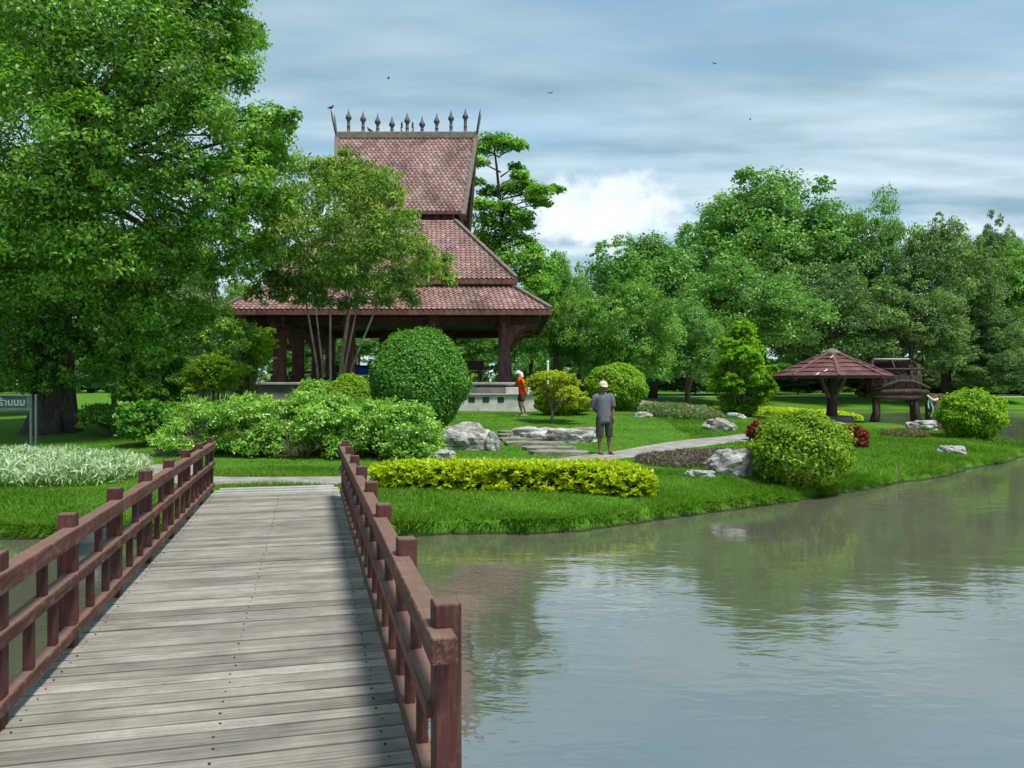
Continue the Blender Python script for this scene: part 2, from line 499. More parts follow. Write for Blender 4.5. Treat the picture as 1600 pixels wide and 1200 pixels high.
def tilemat(name, c0, c1, c2, c3):
    m, nt, bs = newmat(name)
    at = N(nt, 'ShaderNodeAttribute'); at.attribute_name = 'v'
    oi = N(nt, 'ShaderNodeObjectInfo')
    wp = wpos(nt)
    big = nz(nt, wp, 0.9, 5, 0.65)
    ad = N(nt, 'ShaderNodeMath', operation='MULTIPLY_ADD'); nt.links.new(big, ad.inputs[0]); ad.inputs[1].default_value = 0.7
    a2 = N(nt, 'ShaderNodeMath', operation='MULTIPLY_ADD'); nt.links.new(at.outputs['Fac'], a2.inputs[0]); a2.inputs[1].default_value = 0.30; a2.inputs[2].default_value = 0.0
    nt.links.new(a2.outputs[0], ad.inputs[2])
    col = ramp(nt, ad.outputs[0], [(0.2, c0), (0.42, c1), (0.62, c2), (0.86, c3)])
    f = nz(nt, wp, 14, 5, 0.7)
    fr = ramp(nt, f, [(0.3, (0.72, 0.72, 0.72)), (0.7, (1.2, 1.2, 1.2))])
    ms_ = nz(nt, wpos(nt, (0.9, 0.9, 0.35)), 1.3, 6, 0.65)
    mo = ramp(nt, ms_, [(0.36, (0.52, 0.55, 0.52)), (0.52, (1, 1, 1)), (0.75, (1.12, 1.12, 1.12))])
    nt.links.new(mixc(nt, 1.0, mixc(nt, 1.0, col, fr, 'MULTIPLY'), mo, 'MULTIPLY'), bs.inputs['Base Color'])
    bs.inputs['Roughness'].default_value = 0.8
    bs.inputs['Specular IOR Level'].default_value = 0.3
    return m


M['tile'] = tilemat('clay_roof_tile', (0.17, 0.10, 0.092), (0.265, 0.155, 0.142), (0.335, 0.215, 0.20), (0.46, 0.36, 0.34))
M['gtile'] = tilemat('brown_red_shingle', (0.085, 0.035, 0.032), (0.125, 0.053, 0.048), (0.165, 0.075, 0.068), (0.22, 0.12, 0.11))

LM = {}
LM['big'] = leafmat('leaf_big_tree', (0.024, 0.060, 0.008), (0.055, 0.130, 0.013), (0.125, 0.23, 0.028), 0.38, 0.40, 0.45)
LM['olive'] = leafmat('leaf_olive_tree', (0.034, 0.074, 0.012), (0.075, 0.138, 0.024), (0.185, 0.225, 0.06), 0.45)
LM['slim'] = leafmat('leaf_slim_tree', (0.025, 0.07, 0.01), (0.06, 0.14, 0.02), (0.12, 0.22, 0.03), 0.35)
LM['bgA'] = leafmat('leaf_far_green', (0.026, 0.070, 0.013), (0.055, 0.125, 0.024), (0.10, 0.19, 0.038), 0.3)
LM['bgB'] = leafmat('leaf_far_dark', (0.022, 0.050, 0.015), (0.047, 0.090, 0.026), (0.09, 0.15, 0.045), 0.3)
LM['bgC'] = leafmat('leaf_far_light', (0.035, 0.090, 0.014), (0.075, 0.165, 0.027), (0.13, 0.24, 0.042), 0.35)
LM['bgD'] = leafmat('leaf_far_olive', (0.028, 0.058, 0.017), (0.058, 0.104, 0.028), (0.11, 0.175, 0.05), 0.33)
LM['lime'] = leafmat('leaf_lime_hedge', (0.20, 0.29, 0.008), (0.40, 0.49, 0.013), (0.56, 0.60, 0.035), 0.42)
LM['white'] = leafmat('leaf_white_edged', (0.06, 0.11, 0.04), (0.21, 0.30, 0.15), (0.48, 0.55, 0.40), 0.3)
LM['shrub'] = leafmat('leaf_mixed_shrub', (0.045, 0.11, 0.014), (0.105, 0.21, 0.03), (0.24, 0.36, 0.08), 0.35, 0.35, 0.5)
LM['topiary'] = leafmat('leaf_topiary', (0.022, 0.075, 0.010), (0.050, 0.145, 0.017), (0.10, 0.225, 0.03), 0.3)
LM['bright'] = leafmat('leaf_bright_bush', (0.06, 0.14, 0.008), (0.14, 0.26, 0.014), (0.25, 0.36, 0.03), 0.45)
LM['roundbush'] = leafmat('leaf_round_bush', (0.045, 0.105, 0.006), (0.125, 0.225, 0.012), (0.26, 0.37, 0.025), 0.38)
LM['yellow'] = leafmat('leaf_yellow_tree', (0.14, 0.19, 0.012), (0.29, 0.35, 0.022), (0.44, 0.48, 0.05), 0.45)
LM['young'] = leafmat('leaf_young_tree', (0.10, 0.25, 0.012), (0.205, 0.42, 0.02), (0.34, 0.54, 0.05), 0.5)
LM['red'] = leafmat('leaf_red_croton', (0.10, 0.018, 0.012), (0.24, 0.035, 0.02), (0.36, 0.10, 0.03), 0.3)
LM['sage'] = leafmat('leaf_sage', (0.055, 0.085, 0.028), (0.105, 0.15, 0.05), (0.17, 0.22, 0.09), 0.3)
LM['mauve'] = leafmat('leaf_mauve', (0.045, 0.04, 0.028), (0.10, 0.075, 0.06), (0.17, 0.135, 0.11), 0.25)
LM['pink'] = leafmat('leaf_pink_bed', (0.07, 0.09, 0.03), (0.17, 0.17, 0.06), (0.33, 0.22, 0.12), 0.3)
LM['grass'] = leafmat('grass_blade', (0.042, 0.115, 0.008), (0.090, 0.205, 0.013), (0.20, 0.30, 0.04), 0.38, 0.5, 0.25)


# ------------------------------------------------------------------ foliage (numpy)
def fast_mesh(name, V, nper, v=None, mat=None, smooth=False):
    n = len(V) // nper
    me = bpy.data.meshes.new(name)
    me.vertices.add(len(V)); me.vertices.foreach_set('co', V.astype(np.float32).ravel())
    me.loops.add(len(V)); me.loops.foreach_set('vertex_index', np.arange(len(V), dtype=np.int32))
    me.polygons.add(n)
    me.polygons.foreach_set('loop_start', np.arange(0, len(V), nper, dtype=np.int32))
    me.polygons.foreach_set('loop_total', np.full(n, nper, dtype=np.int32))
    if v is not None:
        a = me.attributes.new('v', 'FLOAT', 'POINT')
        a.data.foreach_set('value', np.repeat(v, nper).astype(np.float32))
    if mat is not None: me.materials.append(mat)
    me.update(calc_edges=True)
    return me


def nrm(a):
    return a / np.maximum(np.linalg.norm(a, axis=1, keepdims=True), 1e-6)


def leaves(name, C, Nn, S, asp, rng, mat=None, v=None, fold=0.10, T=None):
    n = len(C)
    Nn = nrm(Nn)
    if T is None: T = rng.normal(size=(n, 3))
    T = T - Nn * np.sum(T * Nn, axis=1, keepdims=True); T = nrm(T)
    B = np.cross(Nn, T)
    S = np.asarray(S).reshape(-1, 1) * np.ones((n, 1))
    W = S * asp * 0.5
    b = C - T * S * 0.5
    t = C + T * S * 0.5 - Nn * S * fold
    l = C - B * W + Nn * S * fold - T * S * 0.06
    r = C + B * W + Nn * S * fold - T * S * 0.06
    V = np.stack([b, r, t, l], axis=1).reshape(-1, 3)
    if v is None: v = rng.random(n)
    return fast_mesh(name, V, 4, np.clip(v, 0, 1), mat)


def sph(rng, n, zmin=-1.0):
    z = rng.uniform(zmin, 1, n); a = rng.uniform(0, 2 * math.pi, n); r = np.sqrt(1 - z * z)
    return np.stack([r * np.cos(a), r * np.sin(a), z], axis=1)


def sprays(rng, centers, radii, twigs=30, per=12, squash=0.8, zmin=-0.55, spread=0.15, upn=0.6, outn=0.6, jn=0.5, inner=0.65):
    """leaf positions and normals for clumps made of twig sprays"""
    Cs = []; Ns = []; Vs = []
    for c, r in zip(centers, radii):
        d = sph(rng, twigs, zmin)
        tip = np.asarray(c) + d * (r * rng.uniform(inner, 1.05, (twigs, 1))) * np.array([1, 1, squash])
        tv = rng.uniform(-0.16, 0.16, twigs) + rng.uniform(-0.22, 0.22)
        p = np.repeat(tip, per, axis=0) + rng.normal(size=(twigs * per, 3)) * r * spread * np.array([1, 1, 0.6])
        nn = np.repeat(d, per, axis=0) * outn + np.array([0, 0, upn]) + rng.normal(size=(twigs * per, 3)) * jn
        Cs.append(p); Ns.append(nn); Vs.append(np.clip(rng.normal(0.5, 0.2, twigs * per) + np.repeat(tv, per), 0, 1))
    return np.concatenate(Cs), np.concatenate(Ns), np.concatenate(Vs)


# ------------------------------------------------------------------ terrain
def px(x, y, d):
    return Vector(((x - 800) * d / F, d, CAMZ - (y - 600) * d / F))


def wl(x, y):                    # pixel on the pond surface -> (X, Y)
    d = CAMZ * F / (y - 600.0)
    return ((x - 800) * d / F, d)


SHORE = [(-200, 6.0), (-60, 9.2), (-20, 10.1), wl(-60, 839), wl(0, 838), wl(160, 841), (-5.0, 10.35), (-3.2, 10.55), wl(640, 836), wl(760, 834), wl(900, 828), wl(1000, 816), wl(1100, 800),
         wl(1180, 790), wl(1240, 783), wl(1320, 767), wl(1390, 757), wl(1450, 746), wl(1530, 729), wl(1600, 712), (15.6, 24.2), (16.2, 26.5),
         (16.4, 30), (17.4, 34), (17.0, 39), (13.5, 42.5), (9.0, 46), (7.0, 52), (9.5, 58), (18, 61.5), (32, 62), (50, 60), (90, 54), (200, 40), (200, -120), (-200, -120)]
SH = np.array(SHORE)


def smooth_poly(P, keep):
    return P


def sdf(X, Y):
    """>0 on land, distance to the shoreline"""
    X = np.asarray(X, float); Y = np.asarray(Y, float)
    d2 = np.full(X.shape, 1e9); inside = np.zeros(X.shape, bool)
    n = len(SH)
    for i in range(n):
        ax, ay = SH[i]; bx, by = SH[(i + 1) % n]
        ex, ey = bx - ax, by - ay
        t = np.clip(((X - ax) * ex + (Y - ay) * ey) / (ex * ex + ey * ey), 0, 1)
        d2 = np.minimum(d2, (X - ax - t * ex) ** 2 + (Y - ay - t * ey) ** 2)
        c = (ay > Y) != (by > Y)
        xi = ax + (Y - ay) / (by - ay if by != ay else 1e-9) * ex
        inside ^= c & (X < xi)
    d = np.sqrt(d2)
    return np.where(inside, -d, d)


def sst(a, b, x):
    t = np.clip((x - a) / (b - a), 0, 1)
    return t * t * (3 - 2 * t)


def gz(X, Y):
    X = np.asarray(X, float); Y = np.asarray(Y, float)
    s = sdf(X, Y)
    wob = 0.05 * np.sin(X * 1.7 + Y * 0.6) + 0.04 * np.sin(X * 3.9 - Y * 2.3) + 0.025 * np.sin(X * 9.1 + Y * 5.3)
    s = s + wob
    bank = np.where(s > -0.06, 0.17 * sst(-0.06, 0.05, s) + 0.18 * sst(0.05, 1.5, s), -0.9 * sst(0.06, 2.5, -s))
    mound = 0.60 * sst(18.2, 29.5, Y) * (1 - sst(3.0, 11.0, X)) * sst(-26, -12, X) * (1 - 0.3 * sst(44, 55, Y))
    mound += 0.18 * sst(22, 30, Y) * sst(3, 8, X) * (1 - sst(11, 17, X)) * (1 - sst(38, 44, Y))
    far = 0.55 * sst(62, 70, Y) * (1 - sst(300, 600, Y) * 0)
    lump = 0.02 * np.sin(X * 0.9 + 1.3) * np.sin(Y * 0.8)
    mask = sst(0.3, 2.0, s)
    return bank + (mound + far + lump) * mask


def g1(x, y):
    return float(gz(np.array([x]), np.array([y]))[0])


def on_ground(x, y, z0=0.4):
    """pixel -> point on the lawn (ray march)"""
    dx = (x - 800) / F; dz = -(y - 600) / F
    ds = np.arange(9.5, 120, 0.05)
    h = CAMZ + dz * ds - gz(dx * ds, ds)
    k = np.argmax(h <= 0)
    d = ds[k]
    return Vector((dx * d, d, g1(dx * d, d)))


def axis(parts):
    out = []
    for a, b, s in parts:
        out += list(np.arange(a, b - 1e-6, s))
    out.append(parts[-1][1])
    return np.array(out)


def build_ground():
    xs = axis([(-1500, -200, 130), (-200, -60, 14), (-60, -14, 1.0), (-14, 20, 0.24), (20, 60, 0.8), (60, 200, 14), (200, 1500, 130)])
    ys = axis([(-120, 4, 12), (4, 9.8, 0.6), (9.8, 14, 0.11), (14, 36, 0.2), (36, 72, 0.6), (72, 200, 8), (200, 2500, 150)])
    X, Y = np.meshgrid(xs, ys)
    Z = gz(X, Y)
    nx, ny = len(xs), len(ys)
    V = np.stack([X, Y, Z], axis=2).reshape(-1, 3)
    I = np.arange(nx * ny).reshape(ny, nx)
    Q = np.stack([I[:-1, :-1], I[:-1, 1:], I[1:, 1:], I[1:, :-1]], axis=2).reshape(-1, 4)
    me = bpy.data.meshes.new('ground')
    me.vertices.add(len(V)); me.vertices.foreach_set('co', V.astype(np.float32).ravel())
    me.loops.add(Q.size); me.loops.foreach_set('vertex_index', Q.astype(np.int32).ravel())
    me.polygons.add(len(Q))
    me.polygons.foreach_set('loop_start', np.arange(0, Q.size, 4, dtype=np.int32))
    me.polygons.foreach_set('loop_total', np.full(len(Q), 4, dtype=np.int32))
    me.polygons.foreach_set('use_smooth', np.ones(len(Q), bool))
    me.update(calc_edges=True)
    m, nt, bs = newmat('lawn')
    w = wpos(nt)
    n1 = nz(nt, w, 0.45, 5, 0.6); n2 = nz(nt, w, 6.0, 6, 0.7); n3 = nz(nt, w, 40.0, 4, 0.7)
    c1 = ramp(nt, n2, [(0.3, (0.055, 0.155, 0.012)), (0.5, (0.082, 0.205, 0.016)), (0.72, (0.12, 0.26, 0.024))])
    c2 = ramp(nt, n1, [(0.35, (0.9, 0.95, 0.9)), (0.55, (1.0, 1.0, 1.0)), (0.75, (1.45, 1.12, 1.3))])
    c3 = ramp(nt, n3, [(0.25, (0.62, 0.66, 0.6)), (0.75, (1.25, 1.25, 1.2))])
    c = mixc(nt, 1.0, mixc(nt, 1.0, c1, c2, 'MULTIPLY'), c3, 'MULTIPLY')
    # wet mud below the turf edge and on the pond bed
    sp = N(nt, 'ShaderNodeSeparateXYZ'); nt.links.new(w, sp.inputs[0])
    mz = N(nt, 'ShaderNodeMapRange'); nt.links.new(sp.outputs['Z'], mz.inputs['Value'])
    mz.inputs['From Min'].default_value = 0.005; mz.inputs['From Max'].default_value = 0.05
    c = mixc(nt, mz.outputs[0], (0.035, 0.030, 0.018), c)
    # dry worn earth patches
    dp = nz(nt, w, 0.8, 4, 0.6)
    dm = N(nt, 'ShaderNodeMapRange'); nt.links.new(dp, dm.inputs['Value']); dm.inputs['From Min'].default_value = 0.66; dm.inputs['From Max'].default_value = 0.78; dm.inputs['To Max'].default_value = 0.55
    c = mixc(nt, dm.outputs[0], c, (0.17, 0.16, 0.07))
    nt.links.new(c, bs.inputs['Base Color'])
    bs.inputs['Roughness'].default_value = 0.95; bs.inputs['Specular IOR Level'].default_value = 0.15
    bump(nt, bs, n3, 0.8, 0.04)
    o = obj('ground', me, m)
    tag(o, 'green garden lawn and pond banks', None, None, 'structure')
    return o


build_ground()


def build_water():
    mb = MB()
    mb.add([(-190, -110, 0), (190, -110, 0), (190, 66, 0), (-190, 66, 0)], [(0, 1, 2, 3)])
    m, nt, bs = newmat('pond_water')
    w = wpos(nt)
    n0 = nz(nt, w, 0.22, 4, 0.6)
    col = ramp(nt, n0, [(0.3, (0.086, 0.089, 0.058)), (0.7, (0.112, 0.115, 0.082))])
    nt.links.new(col, bs.inputs['Base Color'])
    bs.inputs['Roughness'].default_value = 0.045
    bs.inputs['IOR'].default_value = 4.8
    bs.inputs['Specular IOR Level'].default_value = 0.5
    # gentle breeze ripples in patches
    def wv(scale, det, stretch):
        g = N(nt, 'ShaderNodeNewGeometry'); mp = N(nt, 'ShaderNodeMapping')
        nt.links.new(g.outputs['Position'], mp.inputs['Vector'])
        mp.inputs['Rotation'].default_value = (0, 0, R(12)); mp.inputs['Scale'].default_value = stretch
        return nz(nt, mp.outputs[0], scale, det, 0.55, 0.3)
    a = wv(2.6, 3, (0.45, 1.0, 1)); b = wv(9.0, 3, (0.5, 1.0, 1))
    patch = N(nt, 'ShaderNodeMapRange'); nt.links.new(nz(nt, w, 0.16, 3), patch.inputs['Value'])
    patch.inputs['From Min'].default_value = 0.4; patch.inputs['From Max'].default_value = 0.62; patch.inputs['To Min'].default_value = 0.35; patch.inputs['To Max'].default_value = 1.0
    s1 = N(nt, 'ShaderNodeMath', operation='MULTIPLY_ADD'); nt.links.new(b, s1.inputs[0]); s1.inputs[1].default_value = 0.22; nt.links.new(a, s1.inputs[2])
    s2 = N(nt, 'ShaderNodeMath', operation='MULTIPLY'); nt.links.new(s1.outputs[0], s2.inputs[0]); nt.links.new(patch.outputs[0], s2.inputs[1])
    bump(nt, bs, s2.outputs[0], 0.55, 0.016)
    o = mb.build('water', m, recalc=False)
    tag(o, 'murky olive pond water', None, None, 'structure')


build_water()


def ribbon(name, line, width, mat, label, lift=0.022, kind='structure', nw=7, edge=0.0):
    P = [Vector((a, b, 0)) for a, b in line]
    # resample
    pts = []
    for i in range(len(P) - 1):
        n = max(2, int((P[i + 1] - P[i]).length / 0.18))
        p0 = P[max(i - 1, 0)]; p1 = P[i]; p2 = P[i + 1]; p3 = P[min(i + 2, len(P) - 1)]
        for k in range(n):
            t = k / n
            pts.append(0.5 * ((2 * p1) + (p2 - p0) * t + (2 * p0 - 5 * p1 + 4 * p2 - p3) * t * t + (3 * p1 - p0 - 3 * p2 + p3) * t ** 3))
    pts.append(P[-1])
    vs = []; fs = []
    for i, p in enumerate(pts):
        d = (pts[min(i + 1, len(pts) - 1)] - pts[max(i - 1, 0)]).normalized()
        nrm_ = Vector((-d.y, d.x, 0))
        for k in range(nw):
            u = (k / (nw - 1) - 0.5) * width
            q = p + nrm_ * u
            vs.append([q.x, q.y, 0])
    A = np.array(vs); A[:, 2] = gz(A[:, 0], A[:, 1]) + lift
    A = A.reshape(len(pts), nw, 3)
    A[:, 0, 2] -= 0.06; A[:, -1, 2] -= 0.06
    A = A.reshape(-1, 3)
    for i in range(len(pts) - 1):
        for k in range(nw - 1):
            a = i * nw + k
            fs.append((a, a + nw, a + nw + 1, a + 1))
    mb = MB(); mb.v = [tuple(p) for p in A]; mb.f = fs
    o = mb.build(name, mat, smooth=False, recalc=False)
    me = o.data
    if me.polygons[0].normal.z < 0: me.flip_normals()
    tag(o, label, None, None, kind)
    return o


PATH = [(-6.9, 16.2), (-6.3, 14.6), (-5.2, 13.65), (-3, 13.5), (-1.2, 14.3), (0.4, 15.9), (2.0, 18.0), (4.0, 20.3), (6.6, 22.7), (9.6, 26.0), (12.0, 30.0), (12.8, 33.0)]
ribbon('path', PATH, 1.15, plainmat('pale_concrete_path', (0.26, 0.25, 0.22), 0.92, 0.4, 2.6), 'pale concrete garden path curving from the footbridge across the lawn', nw=9)
ribbon('path', [(-4, 64), (10, 69), (24, 70.5), (45, 69.5), (80, 66)], 1.6, plainmat('far_path', (0.38, 0.37, 0.34), 0.9, 0.2, 1.0), 'pale path on the far bank of the pond')

# ------------------------------------------------------------------ footbridge
BR = R(14.2)
DECK = 0.40


def blocal(lat, t, z):
    return (lat, t, z)


def build_bridge():
    rng = random.Random(4)
    root = empty('footbridge', (0, 0, 0), BR)
    tag(root, 'weathered timber footbridge with red brown post and rail sides over the pond', 'footbridge')
    # planks
    cl = -0.475; W = 1.93
    shared = []
    for k in range(6):
        mb = MB(); mb.bbox((0, 0, 0), (W, 0.1135, 0.048), 0.005)
        me = mb.mesh('plank'); me.materials.append(M['deck']); shared.append(me)
    t = -1.8; i = 0
    while t < 12.25:
        o = obj('plank', shared[i % 6], None, root)
        o.location = (cl + rng.uniform(-0.012, 0.012), t, DECK - 0.024 + rng.uniform(-0.0035, 0.0035))
        o.scale = (1, rng.choice((1.03, 1.0, 1.0, 0.97, 0.94, 0.90, 0.86)), 1)
        o.rotation_euler = (rng.uniform(-0.006, 0.006), rng.uniform(-0.0015, 0.0015), rng.uniform(-0.0035, 0.0035))
        t += 0.1345; i += 1
    # pale sill boards at the far end, stepping down to the path
    for k, tt in enumerate((12.37, 12.60, 12.85)):
        mb = MB(); mb.bbox((0, 0, 0), (1.9 - 0.1 * k, 0.15, 0.04), 0.005)
        o = mb.build('sill_board', M['concrete'], root)
        o.location = (cl, tt, g1(-tt * math.sin(BR) + cl * math.cos(BR), tt * math.cos(BR) + cl * math.sin(BR)) + 0.035)
    # nails
    nb = MB()
    t = -1.8
    while t < 12.25:
        for lat in (cl - 0.86, cl + 0.06, cl + 0.80):
            for dt in (0.0,):
                nb.lathe([(0.0055, -0.004), (0.006, 0.004)], (lat + rng.uniform(-0.012, 0.012), t + dt + rng.uniform(-0.008, 0.008), DECK + 0.001), 8)
        t += 0.1345
    o = nb.build('nail_heads', M['nail'], root); o['kind'] = 'stuff'
    # bearers and piles
    for lat in (-1.30, -0.475, 0.35):
        mb = MB(); mb.bbox((0, 0, 0), (0.12, 13.9, 0.18), 0.008)
        o = mb.build('bearer', M['post'], root); o.location = (lat, 5.2, DECK - 0.048 - 0.094)
    for tt in (0.4, 3.9, 7.4, 10.2):
        for lat in (-1.16, 0.21):
            mb = MB(); mb.tube([(0, 0, -0.95), (0, 0, 0.02)], [0.085, 0.08], 10)
            o = mb.build('pile', M['post'], root); o.location = (lat, tt, DECK - 0.20)
        mb = MB(); mb.bbox((0, 0, 0), (1.75, 0.12, 0.12), 0.008)
        o = mb.build('cross_beam', M['post'], root); o.location = (-0.475, tt, DECK - 0.035 - 0.188 - 0.05)
    # sides
    PS = 0.098
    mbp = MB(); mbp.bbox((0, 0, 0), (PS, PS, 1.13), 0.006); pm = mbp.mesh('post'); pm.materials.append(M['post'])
    b1 = MB(); b1.bbox((0, 0, 0), (0.045, 0.055, 0.30), 0.004); bu = b1.mesh('baluster'); bu.materials.append(M['post'])
    for side, lat, ts in (('r', 0.478, [2.86 + 1.22 * k for k in range(8)]), ('l', -1.425, [4.2 - 1.186 * 3 + 1.186 * k for k in range(11)])):
        s = -1 if side == 'r' else 1            # towards the walkway
        zt = DECK + 0.815
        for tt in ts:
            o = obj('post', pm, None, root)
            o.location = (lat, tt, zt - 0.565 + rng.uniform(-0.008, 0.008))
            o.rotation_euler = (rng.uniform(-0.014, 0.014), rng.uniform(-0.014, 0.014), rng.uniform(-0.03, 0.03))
        ends = [ts[0] - 0.16] + [ (ts[k] + 0.0) for k in range(2, len(ts) - 1, 2)] + [ts[-1] + 0.06]
        rl = lat + s * 0.030
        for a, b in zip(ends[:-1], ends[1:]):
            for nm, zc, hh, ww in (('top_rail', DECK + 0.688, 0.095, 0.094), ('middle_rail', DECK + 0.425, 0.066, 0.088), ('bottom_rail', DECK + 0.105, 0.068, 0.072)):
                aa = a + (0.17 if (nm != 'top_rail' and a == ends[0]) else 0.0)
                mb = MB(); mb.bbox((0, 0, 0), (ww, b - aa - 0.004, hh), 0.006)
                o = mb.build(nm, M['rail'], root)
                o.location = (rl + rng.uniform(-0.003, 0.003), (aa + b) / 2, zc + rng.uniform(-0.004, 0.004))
        for a, b in zip(ts[:-1], ts[1:]):
            w = b - a
            o = obj('baluster', bu, None, root); o.scale = (1, 1, 0.215 / 0.30)
            o.location = (rl, a + w * 0.5 + rng.uniform(-0.02, 0.02), DECK + 0.548)
            for fr in (0.33, 0.67):
                o = obj('baluster', bu, None, root); o.scale = (1, 1, 0.275 / 0.30)
                o.location = (rl, a + w * fr + rng.uniform(-0.02, 0.02), DECK + 0.266)


build_bridge()

# ------------------------------------------------------------------ pavilion
def tiles_on(mb, val, a, b, c, d, tw, tl, rng, lift=0.012, flat=False):
    """a,b = eave left/right, c,d = top right/left; fills V list with pointed tiles"""
    a, b, c, d = map(Vector, (a, b, c, d))
    up = ((d + c) / 2 - (a + b) / 2)
    L = up.length
    ex = (b - a).normalized()
    n = ex.cross(up).normalized()
    if n.z < 0: n = -n
    uz = n.cross(ex).normalized()
    if uz.dot(up) < 0: uz = -uz
    rows = int(L / tl)
    for r in range(rows, -1, -1):
        f = min(1.0, r * tl / L)
        p = a.lerp(d, f); q = b.lerp(c, f)
        w = (q - p).length
        cnt = max(1, int(round(w / tw)))
        off = 0.5 if r % 2 else 0.0
        for k in range(-1, cnt + 1):
            u = (k + 0.5 + off) / cnt * w
            if u < tw * 0.25 or u > w - tw * 0.25: continue
            ctr = p + (q - p).normalized() * u
            hw = w / cnt * 0.49
            # plan outline: top edge (two corners), shoulders and pointed tail
            tilt = 0.034 + rng.uniform(-0.006, 0.008)
            def P(x, y, h): return ctr + ex * x + uz * y + n * (lift + h)
            t0 = P(-hw, tl * 1.05, 0.0); t1 = P(hw, tl * 1.05, 0.0)
            s0 = P(-hw, tl * 0.38, tilt * 0.7); s1 = P(hw, tl * 0.38, tilt * 0.7)
            e0 = P(-hw * 0.25, -tl * 0.30, tilt); e1 = P(hw * 0.25, -tl * 0.30, tilt)
            th = n * -0.024
            vs = [t0, t1, s1, e1, e0, s0, s0 + th, e0 + th, e1 + th, s1 + th]
            mb.add(vs, [(0, 5, 4, 3, 2, 1), (5, 6, 7, 4), (4, 7, 8, 3), (3, 8, 9, 2)])
            val += [rng.random()] * len(vs)


def tile_obj(name, mb, val, mat, parent):
    o = mb.build(name, mat, parent, recalc=False)
    at = o.data.attributes.new('v', 'FLOAT', 'POINT')
    at.data.foreach_set('value', np.array(val, np.float32))
    o['kind'] = 'stuff'
    return o


